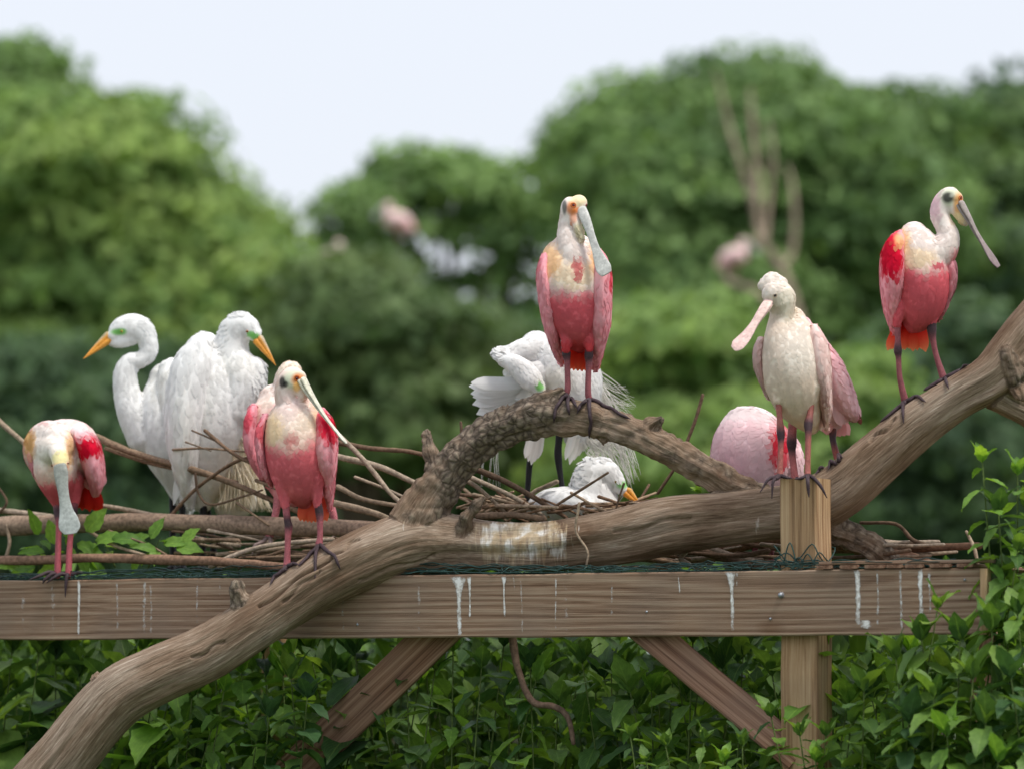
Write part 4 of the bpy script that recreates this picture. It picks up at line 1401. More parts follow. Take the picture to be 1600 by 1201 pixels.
# ---- spoonbill with its rounded pink back to us, head down
DH = Db(1180) + 0.62
Hb = Bird('roseate_spoonbill', 'spoonbill bent over with only its rounded pale pink back and red shoulder showing', 'spoonbill', DH, (1190, 790), GS)
HP = K(252, 220, 226, 1.3)
opsH = [(1180, 655, 200, 26, K(250, 238, 238), .6, .95, 'above'), (1221, 692, 15, 32, RED, .45, .95, 'streak'), (1236, 660, 10, 20, K(242, 200, 206), .5, .5), (1140, 730, 30, 40, K(248, 196, 206), .7, .5)]
Hb.body([[(1184, 662, .02, 40, 26), (1182, 668, .01, 54, 44), (1179, 688, .0, 64, 66), (1176, 715, .0, 67, 74), (1172, 748, .01, 62, 70), (1170, 778, .03, 44, 52)], [(1214, 684, .0, 20, 30), (1220, 700, .0, 23, 36), (1224, 725, .0, 20, 34)],
         [(1226, 690, .0, 18, 26), (1240, 705, -.03, 14, 16), (1244, 725, -.05, 12, 13), (1244, 742, -.05, 12, 13)]],
        HP, opsH, flakes=2000, fl=(0.03, 0.012), lift=.0012, flow=(-.5, .1, -1))
Hb.spoon([(1245, 738, -.06, 7), (1243, 752, -.06, 8), (1240, 775, -.06, 7), (1237, 800, -.06, 9), (1235, 812, -.06, 7)], (0.1, -1, 0), BILLG, None, 3)
Hb.leg([(1180, 745, 0, 7), (1182, 775, 0, 6), (1180, 850, 0, 5), (1180, 880, 0, 5)], None, [[(1170, 886, -.03), (1158, 888, -.06)], [(1190, 886, -.03), (1200, 888, -.06)]], None, snapto=False, knee=[(1181, 800, 12)])
Hb.leg([(1205, 745, 0, 7), (1206, 775, 0, 6), (1205, 850, 0, 5), (1205, 880, 0, 5)], None, [[(1196, 886, -.03), (1188, 888, -.06)], [(1214, 886, -.03), (1224, 888, -.06)]], None, snapto=False, knee=[(1206, 800, 12)])

# ---- spoonbill standing on the log with its head turned right
DC = Db(480) - 0.10
cL, cR = snap(449, 884, DC, .011), snap(500, 852, DC, .011)
Cb = Bird('roseate_spoonbill', 'adult spoonbill standing on the log with its long pale bill slanting over its shoulder', 'spoonbill', DC, (475, 870), GS, ((460, 597, 25),))
opsC = [(470, 672, 200, 30, K(232, 216, 204), .6, .9, 'above'), (455, 668, 42, 34, K(230, 214, 198), .4, .9), (428, 668, 15, 24, K(230, 206, 166), .5, .8), (496, 650, 12, 24, K(234, 212, 180), .5, .8), (456, 684, 10, 10, K(196, 96, 98), .6, .75, 'streak front'),
        (452, 626, 16, 30, K(234, 216, 214), .5, .6), (460, 592, 18, 14, K(196, 204, 180), .35, .85), (441, 596, 4.5, 9, K(50, 48, 50, .8), .4, .9, 'front'), (446, 600, 3.5, 4.5, K(46, 44, 48, .8), .4, .85, 'front'), (466, 593, 10, 9, ORG, .45, .8, 'front'), (464, 604, 6, 8, K(226, 170, 90), .4, .8), (440, 770, 30, 20, K(226, 120, 130), .6, .5)]
Cb.body([[(466, 590, -.015, 13, 14), (457, 592, -.008, 20, 20), (447, 603, .0, 17, 19), (446, 620, .006, 17, 19), (451, 638, .005, 18, 20), (455, 658, -.005, 25, 27), (457, 685, 0, 33, 35)],
         [(458, 590, .0, 18, 18), (466, 604, -.02, 12, 12), (474, 618, -.024, 8, 7)],
         [(463, 634, .05, 26, 26), (462, 652, .03, 44, 40), (463, 682, .015, 50, 50), (464, 712, .015, 50, 52), (466, 738, .03, 44, 48), (470, 760, .06, 33, 38), (474, 774, .09, 18, 24)],
         [(444, 748, .0, 20, 24), (444, 772, .0, 10, 12), (446, 792, .0, 6, 7)], [(492, 748, .0, 18, 22), (495, 770, .0, 9, 11), (496, 790, .0, 6, 7)]],
        BELLY * 1.0 * np.array([1.02, 1.2, 1.15]), opsC, flakes=3000)
Cb.wing([(416, 650, .04, 6, 22), (407, 675, .04, 8, 34), (408, 705, .05, 8, 38), (416, 735, .07, 7, 32), (424, 755, .1, 3, 12)], PINK * .9, [(405, 668, 6, 20, RED, .5, .6)])
Cb.wing([(504, 650, .03, 10, 24), (508, 672, .01, 18, 42), (508, 705, .015, 20, 48), (513, 740, .05, 12, 36), (514, 770, .08, 8, 26), (515, 795, .1, 3, 10)], PINK, [(511, 663, 20, 22, RED * np.array([1.05, 2.5, 1.5]), .4, 1, 'streak'), (496, 705, 7, 40, K(238, 190, 190), .6, .7)])
for i in range(8):
    k = i / 7
    Cb.feather(Cb.root, (478 + 16 * k, 765, .06 + .012 * (i % 3)), (472 + 42 * k, 816 - 6 * abs(k - .4), .09 + .012 * (i % 3)), 7.5, K(240, 96, 80, 1.25), tipcol=K(240, 124, 84, 1.25), name='tail_feather')
Cb.spoon([(472, 594, -.04, 7), (479, 607, -.05, 7.5), (487, 620, -.06, 6.5), (500, 640, -.07, 5), (514, 659, -.08, 4.2), (526, 674, -.085, 4.4), (536, 686, -.09, 4.6), (541, 692, -.09, 2.8)], (0.78, -0.45, 0.42), K(206, 202, 180), K(216, 214, 200), 3.4)
Cb.eye(464, 591, 3.4, (0.42, 0.03, 0.01), .5, ORG * .8)
Cb.leg([(446, 785, 0, 6), (449, 812, 0, 5.5), (451, 822, 0, 6.5), (450, 838, 0, 5), (449, 865, 0, 4.8), (449, 880, 0, 6)], K(176, 98, 106, 1), [[(438, 893), (430, 902), (424, 914)], [(458, 880), (468, 884)], [(440, 886), (450, 892)], [(452, 876, .04)]], cL, knee=[(450, 816, 12)])
Cb.leg([(496, 782, 0, 6), (499, 800, 0, 6.5), (500, 815, 0, 5), (500, 838, 0, 4.6), (499, 850, 0, 6)], K(170, 96, 104, 1), [[(494, 872), (491, 900)], [(512, 862), (524, 870), (531, 888)], [(486, 866), (476, 878), (468, 886)], [(502, 848, .04)]], cR, knee=[(499, 795, 14)])

# ---- spoonbill right behind it
DD = Db(440) + 0.36
Dd = Bird('roseate_spoonbill', 'spoonbill almost hidden behind the one on the log, crown and pink shoulder showing', 'spoonbill', DD, (430, 850), GS)
Dd.body([[(462, 588, .0, 12, 14), (455, 580, 0, 17, 19), (446, 592, .0, 17, 18), (440, 612, 0, 15, 16), (440, 630, 0, 22, 22), (440, 655, 0, 32, 34)],
         [(432, 628, .03, 30, 30), (432, 650, .02, 42, 40), (436, 690, .02, 46, 50), (444, 730, .03, 42, 48), (452, 765, .06, 28, 34)], [(432, 745, 0, 16, 20), (436, 775, 0, 8, 9)], [(500, 740, 0, 16, 20), (512, 780, 0, 8, 9)], [(440, 720, 0, 30, 30), (490, 740, 0, 26, 28)]],
        K(226, 150, 158), [(440, 640, 200, 30, K(234, 218, 210), .6, 1, 'above'), (455, 575, 24, 20, K(232, 218, 202), .4, .9), (410, 645, 20, 24, K(234, 216, 200), .5, .7)], flakes=1700, ragged=[(455, 570, 24, 14, .8, 2, 0, -.4)])
Dd.wing([(396, 640, -.01, 8, 22), (391, 665, -.02, 11, 34), (394, 700, -.01, 12, 38), (408, 735, .02, 9, 30), (420, 758, .06, 4, 12)], PINK * .9, [(388, 654, 7, 20, RED * np.array([.9, 3, 1.6]), .5, .8, 'streak'), (398, 710, 16, 40, K(206, 120, 130), .6, .5)])
Dd.spoon([(466, 586, -.02, 6), (478, 606, -.01, 6), (492, 630, 0, 5), (504, 652, 0, 7), (510, 664, 0, 6)], (0.7, -.5, .4), BILLG, None, 3)
Dd.leg([(436, 768, 0, 8), (432, 795, 0, 6), (426, 820, 0, 5.5), (421, 836, 0, 7)], K(206, 124, 132, 1), [[(410, 846, -.02), (398, 852, -.03), (394, 866, -.03)], [(424, 850, -.03), (428, 868, -.03)]], None, toecol=K(150, 130, 126, .8), snapto=False)
Dd.leg([(512, 776, 0, 7), (520, 800, 0, 6), (524, 816, 0, 5), (528, 826, 0, 6)], K(206, 124, 132, 1), [[(524, 836, -.02), (516, 840, -.03)], [(532, 838, -.03), (534, 848, -.03)]], None, toecol=K(150, 130, 126, .8), snapto=False)

# ---- spoonbill on the front board, head lowered
DA = Db(100) + 0.02
zA = Z1 + 0.006
Ab = Bird('roseate_spoonbill', 'spoonbill on the front board bowing its head, bill hanging straight down', 'spoonbill', DA, (95, 897), GS, ((94, 722, 16),))
opsA = [(96, 690, 62, 46, K(248, 238, 232), .4, 1), (90, 712, 46, 30, K(240, 232, 222), .4, .9), (46, 690, 10, 22, K(214, 164, 98), .4, .9), (108, 700, 7, 26, K(222, 182, 128), .5, .85), (94, 716, 13, 14, K(218, 208, 156), .3, 1, 'front', -.06), (94, 730, 16, 7, ORG, .4, .7, 'front', -.06), (75, 740, 30, 14, K(226, 206, 190), .6, .7)]
Ab.body([[(94, 728, -.17, 12, 13), (94, 717, -.155, 14, 15), (90, 704, -.115, 16, 17), (86, 704, -.07, 26, 24), (84, 708, -.02, 38, 32)],
         [(92, 690, -.04, 30, 22), (92, 694, 0, 54, 36), (96, 702, .06, 60, 50), (104, 716, .13, 54, 50), (112, 735, .2, 38, 40), (124, 752, .26, 20, 22)],
         [(86, 715, -.02, 34, 30), (88, 740, .0, 34, 36), (96, 768, .05, 24, 32)], [(84, 750, .02, 16, 20), (88, 785, .02, 8, 9)], [(116, 750, .03, 16, 20), (116, 785, .03, 8, 9)]],
        BELLY, opsA, flakes=2800)
Ab.wing([(122, 676, .0, 12, 24), (136, 692, .0, 18, 40), (144, 716, .03, 18, 50), (150, 738, .08, 14, 46), (152, 752, .13, 7, 26)], PINK * .95, [(138, 697, 22, 15, RED, .3, 1, 'streak'), (118, 664, 24, 12, K(248, 232, 232), .5, .9), (152, 735, 8, 20, K(242, 190, 200), .5, .5)], flow=(.3, .2, -1))
Ab.wing([(48, 690, .05, 8, 28), (50, 708, .06, 8, 36), (57, 730, .08, 8, 40), (66, 750, .11, 5, 26)], PINK * .9, [(46, 692, 9, 18, K(222, 180, 122), .5, .8), (60, 735, 10, 20, K(150, 50, 60), .5, .6)])
for i in range(10):
    k = i / 9
    Ab.feather(Ab.root, (124 + 14 * k, 740, .16 + .012 * (i % 3)), (108 + 54 * k, 800 - 3 * (i % 2) - 5 * (1 - k), .22 + .012 * (i % 3)), 8, K(196, 30, 36, 1), tipcol=K(190, 50, 30, 1), name='tail_feather')
for i in range(4):
    Ab.feather(Ab.root, (136 + 6 * i, 730, .08 + .01 * i), (140 + 8 * i, 764 - 2 * i, .1 + .01 * i), 7, PINK, tipcol=K(236, 180, 186), name='wing_feather')
Ab.spoon([(94, 727, -.185, 10), (96, 740, -.195, 11), (98, 760, -.20, 9), (101, 780, -.205, 8.5), (104, 798, -.21, 11), (107, 812, -.215, 15.5), (109, 824, -.215, 16.5), (110, 833, -.215, 10)], (-0.05, -1, 0.05), K(150, 154, 146, 1), K(186, 192, 190), 3.2)
Ab.eye(82, 727, 2.6, (0.4, 0.03, 0.01), .5); Ab.eye(106, 723, 2.6, (0.4, 0.03, 0.01), .5)
aL, aR = Ab.p(90, 886, -.01), Ab.p(107, 888, -.015)
aL[2] = aR[2] = zA + 0.008
fy = -.035
Ab.leg([(88, 780, .02, 6), (91, 802, .01, 7), (92, 818, .0, 5), (91, 850, .0, 4.6), (90, 882, 0, 5.5)], K(176, 88, 98, 1), [[(78, 893, -.02), (62, 899, fy), (46, 905, fy - .01)], [(82, 896, -.03), (70, 905, fy), (67, 911, fy)], [(96, 892, .04)]], aL, snapto=False, knee=[(91, 800, 14)])
Ab.leg([(116, 780, .03, 6), (114, 802, .01, 7), (112, 820, .0, 5), (109, 850, .0, 4.6), (107, 882, 0, 5.5)], K(176, 88, 98, 1), [[(105, 898, -.03), (103, 912, fy), (102, 932, fy)], [(96, 896, -.025), (84, 902, fy), (72, 910, fy)], [(124, 894, -.02), (140, 896, -.03)]], aR, snapto=False, knee=[(114, 800, 14)])

# ---- egret looking left
DB1 = Db(250) + 0.62
E1 = Bird('great_egret', 'white egret looking left with folded S-shaped neck and orange dagger bill', 'egret', DB1, (285, 885), GE, ((184, 520, 17),))
GRN = K(128, 202, 104, 1.0)
opsEg = [(262, 600, 26, 30, K(236, 234, 226), .6, .5)]
E1.body([[(176, 524, -.005, 9, 9), (184, 516, 0, 15, 14), (198, 512, 0, 21, 17), (216, 514, 0, 22, 16), (230, 530, .0, 16, 14), (232, 550, .0, 14, 13), (220, 562, .0, 13, 13), (204, 566, .0, 15, 14), (196, 584, 0, 19, 16), (198, 612, 0, 21, 18), (208, 642, 0, 26, 24), (228, 680, .02, 32, 34)],
         [(172, 532, 0, 8, 6), (186, 534, 0, 10, 9), (206, 528, 0, 12, 12)],
         [(258, 592, .04, 26, 26), (258, 612, .04, 34, 40), (254, 655, .03, 40, 52), (262, 700, .05, 40, 54), (278, 745, .08, 28, 40), (292, 790, .12, 14, 22)]],
        EGW, opsEg + [(185, 519, 13, 5, GRN, .4, .95, 'front', .02), (190, 517, 7, 4, GRN, .4, .8, 'front', .02)], flakes=2600, fl=(0.022, 0.006), lift=.0011, ragged=[(230, 505, 20, 16, 1.0, 1.8, .6, .6)])
E1.wing([(268, 580, .0, 20, 30), (272, 605, -.01, 26, 40), (272, 655, .0, 28, 46), (280, 710, .02, 24, 42), (288, 760, .06, 14, 28), (294, 800, .1, 5, 10)], EGW, opsEg, flakes=500, fl=(0.045, 0.010))
E1.dagger((172, 526, -.004), (130, 561, -.02), 9.5, K(232, 160, 64, 1.05), K(190, 170, 130, 1))
E1.eye(190, 518, 2.6, K(200, 170, 60), .5)
E1.leg([(284, 770, .05, 6), (285, 800, .05, 5.5), (286, 850, .05, 5), (286, 884, .05, 5)], EGLEG, [[(276, 888, .0), (262, 890, -.04)], [(290, 888, 0), (298, 890, -.05)]], None, toecol=EGLEG, snapto=False)
E1.leg([(270, 770, .09, 6), (270, 800, .09, 5.5), (270, 850, .09, 5), (270, 884, .09, 5)], EGLEG, [[(262, 888, .04), (250, 890, .0)], [(276, 888, 0.04), (284, 890, .0)]], None, toecol=EGLEG, snapto=False)

# ---- egret hunched, looking right
DB2 = Db(330) + 0.52
E2 = Bird('great_egret', 'hunched white egret looking right over the spoonbills, lacy cream plumes below', 'egret', DB2, (318, 885), GE, ((397, 525, 15),))
opsB2 = [(370, 570, 34, 20, K(232, 230, 224), .6, .45), (300, 700, 40, 120, K(242, 240, 234), .6, .5)]
E2.body([[(398, 522, -.03, 12, 11), (388, 514, -.02, 20, 18), (374, 512, -.01, 25, 22), (364, 530, 0, 26, 24), (362, 556, .0, 28, 26), (372, 580, -.01, 34, 32), (376, 606, -.01, 34, 34), (362, 640, .0, 36, 38)],
         [(398, 575, -.02, 18, 18), (402, 598, -.02, 14, 16)],
         [(322, 540, .04, 22, 24), (324, 560, .03, 42, 40), (326, 600, .02, 58, 54), (326, 650, .02, 62, 58), (322, 700, .04, 52, 54), (320, 745, .06, 36, 42), (316, 780, .08, 20, 24)],
         [(350, 690, .06, 36, 36), (360, 740, .09, 36, 32), (368, 790, .12, 34, 20)]],
        EGW, opsB2 + [(398, 526, 8, 6, GRN, .4, .95, 'front', .02), (391, 522, 8, 4.5, GRN, .4, .9, 'front', .02), (366, 770, 40, 70, K(242, 232, 210), .7, .6)], flakes=3400, fl=(0.024, 0.006), lift=.0012, ragged=[(412, 590, 18, 30, 1.3, 4, .5, .9), (372, 486, 30, 12, 1, 2.2, -.5, -.1), (350, 520, 12, 30, 1.1, 3, -.6, .5), (320, 526, 14, 10, 1.2, 3, -.6, .2)])
E2.wing([(312, 545, -.02, 22, 30), (300, 580, -.05, 34, 40), (290, 640, -.06, 33, 44), (288, 700, -.05, 26, 42), (292, 750, -.02, 17, 30), (298, 790, .02, 6, 12)], EGW, [(285, 700, 20, 90, K(244, 242, 236), .6, .5)], flakes=700, fl=(0.05, 0.011))
for i in range(9):
    k = i / 8
    E2.feather(E2.root, (300 + 4 * i, 640 + 4 * i, -.085 + .012 * i), (280 + 10 * i, 790 - 5 * k, -.04 + .018 * i), 8, EGW * .97, tipcol=EGW * .95, name='wing_feather', bend=.02)
st = []
for i in range(150):
    k = random.random()
    u0 = 345 + 40 * random.random(); v0 = 655 + 50 * random.random()
    u1 = 335 + 92 * k; v1 = 800 - 8 * random.random()
    st.append(([(u0, v0, -.02 + .1 * random.random()), (u0 * .45 + u1 * .55 + random.uniform(-6, 8), (v0 + v1) / 2, .0 + .1 * random.random()), (u1, v1, .0 + .1 * random.random())], random.uniform(.5, 1.4)))
for i in range(70):
    u0 = 372 + random.uniform(-10, 12); v0 = 660 + random.uniform(-8, 10)
    a = random.uniform(-.4, .9)
    st.append(([(u0, v0, .02), (u0 + 20, v0 + 6 + 14 * a, .03), (u0 + random.uniform(20, 46), v0 + random.uniform(0, 40), .05)], random.uniform(.3, .6)))
E2.plumes(E2.root, st, K(244, 234, 212))
E2.dagger((403, 530, -.035), (431, 571, -.05), 9, K(222, 150, 54, 1.05), K(196, 180, 150, 1))
E2.eye(386, 518, 2.6, K(190, 120, 60), .5)
for du in (0, 16):
    E2.leg([(315 + du * .3, 745, .05 + du * .004, 8), (318 + du * .2, 785, .05 + du * .004, 6.5), (317 + du, 850, .05 + du * .004, 5.5), (316 + du, 884, .05 + du * .004, 5)], EGLEG, [[(308 + du, 888, .0), (294 + du, 890, -.04)], [(322 + du, 888, 0), (332 + du, 890, -.05)]], None, toecol=EGLEG, snapto=False)

# ---- preening egret behind the arch
DF = Db(860) + 0.62
Fb = Bird('great_egret', 'preening white egret behind the arched limb with a spread wing and trailing plumes', 'egret', DF, (860, 800), GE, ((844, 604, 9),))
opsF = [(870, 590, 30, 20, K(238, 234, 222), .6, .5)]
Fb.body([[(838, 542, .03, 26, 30), (850, 552, .03, 36, 44), (872, 572, .03, 54, 56), (890, 604, .03, 54, 56), (898, 640, .05, 40, 46), (902, 680, .08, 22, 30)],
         [(842, 548, .0, 28, 24), (818, 548, -.03, 20, 20), (796, 552, -.05, 13, 14), (778, 552, -.06, 9, 11), (786, 562, -.085, 10, 11), (802, 568, -.10, 15, 14), (818, 580, -.11, 18, 15), (832, 596, -.12, 17, 15), (842, 608, -.12, 11, 11)]],
        EGW, opsF + [(843, 604, 7, 8, GRN, .4, .95, 'front', -.08)], flakes=2600, fl=(0.024, 0.007), lift=.0012, ragged=[(778, 552, 18, 12, 1.1, 2, -1, -.3)])
wf = Fb.wing([(860, 575, -.02, 20, 20), (836, 590, -.04, 26, 18), (814, 604, -.05, 22, 8), (800, 612, -.05, 14, 3)], EGW, [], flakes=200, fl=(0.045, 0.011), flow=(-1, 0, -.4))
for i in range(14):
    k = i / 13
    a = math.radians(183 + 38 * k)
    L = 90 - 12 * k + 5 * math.sin(i * 2.3)
    u0, v0 = 828 - 6 * k, 598 + 16 * k
    Fb.feather(wf, (u0, v0, -.07 + .004 * i), (u0 + L * math.cos(a) * 1.02, v0 - L * math.sin(a), -.08 + .006 * i), 11, EGW * .98, name='feather', tipcol=EGW * .97)
for i in range(7):
    k = i / 6
    Fb.feather(Fb.root, (806, 572, -.02), (788 + 18 * k, 588 + 16 * k, -.03 + .004 * i), 8, K(244, 242, 236), name='wing_feather')
for i in range(5):
    Fb.feather(Fb.root, (834 + 3 * i, 660, .0 + .01 * i), (824 + 5 * i, 726 - 5 * abs(i - 2), -.01 + .01 * i), 6, K(240, 234, 228), name='wing_feather')
for i in range(6):
    Fb.feather(Fb.root, (905 + 3 * i, 640, .0 + .01 * i), (888 + 7 * i, 726 - 7 * abs(i - 1), .01 + .01 * i), 6.5, K(242, 238, 230), name='wing_feather')
st = []
for i in range(190):
    u0 = 905 + 34 * random.random(); v0 = 580 + 60 * random.random()
    k = random.random()
    u1 = 930 + 66 * k + random.uniform(-6, 6); v1 = 690 + 80 * random.random() * (0.4 + .6 * k)
    st.append(([(u0, v0, .0 + .08 * random.random()), (u0 + 8 + 22 * k, v0 + 50, .02 + .06 * random.random()), (u1 - 14, (v0 + v1) / 2 + 30, .03), (u1, v1, .02)], random.uniform(.45, 1.0)))
for i in range(34):
    u0 = 925 + 10 * random.random(); v0 = 575 + 40 * random.random()
    st.append(([(u0, v0, .03), (u0 + 24, v0 + 22 + random.uniform(-8, 8), .03), (u0 + 55 + random.uniform(-10, 10), v0 + 36 + random.uniform(-14, 22), .04)], random.uniform(.3, .5)))
for i in range(10):
    u0 = 770 + random.uniform(-14, 14)
    st.append(([(u0, 660, .02), (u0 - 6, 710, .03), (u0 - random.uniform(0, 14), 760, .03)], .5))
Fb.plumes(Fb.root, st, K(252, 250, 244))
Fb.dagger((845, 612, -.125), (856, 650, -.11), 8, K(226, 156, 60, 1.05), K(196, 180, 150, 1))
Fb.leg([(876, 660, .02, 7), (873, 690, .02, 5.5), (872, 712, .02, 6), (876, 745, .02, 4.4), (884, 792, .02, 4.4)], EGLEG, [[(892, 800, .0), (904, 804, -.03)], [(876, 800, 0), (868, 804, -.03)]], None, toecol=EGLEG, snapto=False)
Fb.leg([(838, 660, .05, 7), (832, 700, .05, 5), (827, 730, .05, 5), (825, 760, .05, 4.2), (822, 795, .05, 4.2)], EGLEG, [[(832, 802, .02), (842, 806, 0)], [(814, 802, .02), (806, 806, 0)]], None, toecol=EGLEG, snapto=False)

# ---- egret on the nest
DG = Db(920) + 0.52
Gb = Bird('great_egret', 'white egret sitting low on the twig nest with shaggy nape and green lores', 'egret', DG, (900, 805), GE, ((970, 758, 13),))
Gb.body([[(972, 764, -.02, 10, 10), (960, 752, -.015, 18, 16), (944, 742, -.005, 27, 24), (928, 748, .0, 30, 28), (926, 770, .0, 34, 32), (930, 795, .0, 40, 40)],
         [(846, 795, .04, 24, 30), (862, 790, .04, 28, 50), (890, 790, .03, 30, 60), (925, 795, .02, 30, 60), (950, 800, .02, 20, 40)]],
        EGW, [(972, 757, 9, 6, GRN, .4, .95, 'front', .02), (964, 752, 5, 3.5, GRN, .4, .8, 'front', .02), (940, 790, 40, 14, K(236, 234, 228), .6, .4)], flakes=2200, fl=(0.024, 0.006), lift=.0012, ragged=[(912, 730, 22, 30, 1.5, 4.5, -.8, -.2), (945, 716, 30, 10, 1, 2.2, -.4, -.5)])
Gb.dagger((980, 768, -.025), (1002, 790, -.04), 8.5, K(232, 150, 40, 1.05), K(220, 170, 90, 1))
Gb.eye(962, 752, 2.4, K(200, 170, 70), .5)

# ------------------------------------------------------------------ leaves and shrubs
def leaf_mesh(name, mat, width=0.26, curl=0.16, fold=0.35, teeth=0.05, seed=0):
    """one leaf, 1 m long along +Y, 8 rows by 4, folded at the midrib, toothed edge"""
    r = random.Random(seed)
    V, C = [], []
    N = 8
    for i in range(N + 1):
        t = i / N
        w = width * (math.sin(math.pi * t ** 0.82)) ** 0.85 * (1 - 0.25 * t) if 0 < t < 1 else 0.0
        w *= 1 + (teeth if i % 2 else -teeth) * 1.4
        wob = 0.03 * math.sin(t * 7 + seed)
        for q in (-1, -0.5, 0, 0.5, 1):
            x = q * w
            z = -curl * t * t + fold * abs(x) + 0.03 * math.sin(t * 11 + q * 2 + seed) * abs(q) + wob * q
            V.append((x, t, z))
            C.append((0.0, 0.5 + q * 0.5, t))
    F = []
    for i in range(N):
        for j in range(4):
            F.append((i * 5 + j, i * 5 + j + 1, (i + 1) * 5 + j + 1, (i + 1) * 5 + j))
    return np.array(V), F, np.array(C)


LEAFV = [leaf_mesh('leaf', None, .28, .14, .32, .05, 1), leaf_mesh('leaf', None, .24, .26, .4, .06, 2), leaf_mesh('leaf', None, .33, .05, .22, .05, 3), leaf_mesh('leaf', None, .27, .34, .3, .07, 4)]
LEAFM = {}


def leaf_data(k, mk):
    key = (k, mk)
    if key not in LEAFM:
        V, F, C = LEAFV[k]
        me = bpy.data.meshes.new('leaf')
        me.from_pydata(V.tolist(), [], F)
        put_col(me, C)
        me.polygons.foreach_set('use_smooth', [True] * len(me.polygons))
        me.materials.append(M[mk]); me.update()
        LEAFM[key] = me
    return LEAFM[key]


def frame(d, up):
    Y = nz(d)
    X = np.cross(Y, up)
    if np.linalg.norm(X) < 1e-3:
        X = np.array([1.0, 0, 0])
    X = nz(X); Z = np.cross(X, Y)
    return np.column_stack([X, Y, Z])


class Shrub:
    def __init__(s, name, label, base, mk, group=None, cap=300):
        s.root = empty(name, base, label, 'shrub', group)
        s.mk = mk
        s.loc = root_loc(s.root)
        s.items = []
        s.cap = cap

    def leaf(s, p, d, up, L, mk=None):
        s.items.append((p, frame(d, up), L, random.randrange(4), mk or s.mk))

    def stem(s, base, tip, lean=(0, 0, 0), nleaf=16, L=0.12, start=0.35, r=0.006, mk=None, spread=1.0, crown=True, col=None):
        base, tip = np.asarray(base, float), np.asarray(tip, float)
        mid = (base + tip) / 2 + np.asarray(lean)
        pts = catmull([base, mid, tip], 10)
        mb = MB()
        sel = pts[::4] if len(pts) % 4 == 1 else np.vstack([pts[::4], pts[-1]])
        c = lin(92, 110, 60) if col is None else col
        loft(mb, sel, [r * (1 - 0.65 * i / (len(sel) - 1)) for i in range(len(sel))], 6, 2, col=c, cap=1)
        mb.build('stem', M['twig'], s.root)
        ph = random.random() * 6.28
        for i in range(nleaf):
            t = start + (1 - start) * (i + 0.5) / nleaf
            k = min(int(t * (len(pts) - 1)), len(pts) - 2)
            p = pts[k] + (pts[k + 1] - pts[k]) * (t * (len(pts) - 1) - k)
            ax = nz(pts[k + 1] - pts[k])
            ph += 2.4 + random.uniform(-.35, .35)
            out = np.array([math.cos(ph), math.sin(ph), 0.0])
            out = nz(out - (out @ ax) * ax)
            up = 0.55 * (t - 0.45) + random.uniform(-.25, .3)
            d = nz(out * spread + ax * up * .6 - UPZ * random.uniform(.1, .85))
            s.leaf(p + out * r, d, UPZ * .7 + out * random.uniform(.3, 1.1), L * (1.15 - 0.45 * max(0, t - .6) / .4) * random.uniform(.7, 1.15), mk)
        if crown:
            for i in range(5):
                ph += 1.26
                out = np.array([math.cos(ph), math.sin(ph), 0.0])
                s.leaf(tip, nz(out * random.uniform(.25, .8) + ax), -out + UPZ * .4, L * random.uniform(.4, .75), mk)

    def done(s):
        items = s.items
        # nearest, best visible leaves as single objects, any surplus joined
        items.sort(key=lambda q: q[0][1])
        for p, R, L, k, mk in items[:s.cap]:
            o = bpy.data.objects.new('leaf', leaf_data(k, mk))
            COL.objects.link(o)
            o.parent = s.root
            mx = Matrix((R * L).tolist()).to_4x4()
            mx.translation = Vector(p - s.loc)
            o.matrix_local = mx
        rest = items[s.cap:]
        if rest:
            mb = MB()
            for p, R, L, k, mk in rest:
                V, F, C = LEAFV[k]
                c = C.copy(); c[:, 0] = random.random()
                mb.add(p + (V * L) @ R.T, F, c)
            mb.build('foliage', M[s.mk], s.root, kind='stuff')
        return s.root


def stem_at(sh, u, v, dd, h=None, jit=0.12, **kw):
    """a stem whose tip shows near pixel (u, v), dd behind the front board, rooted in the ground"""
    D = Db(min(max(u, -200), 1750)) + dd
    tip = P(u, v, D)
    base = np.array([tip[0] + random.uniform(-jit, jit) * 2, tip[1] + random.uniform(-jit, jit), 0.0])
    sh.stem(base, tip, (random.uniform(-.12, .12), random.uniform(-.08, .08), 0), **kw)


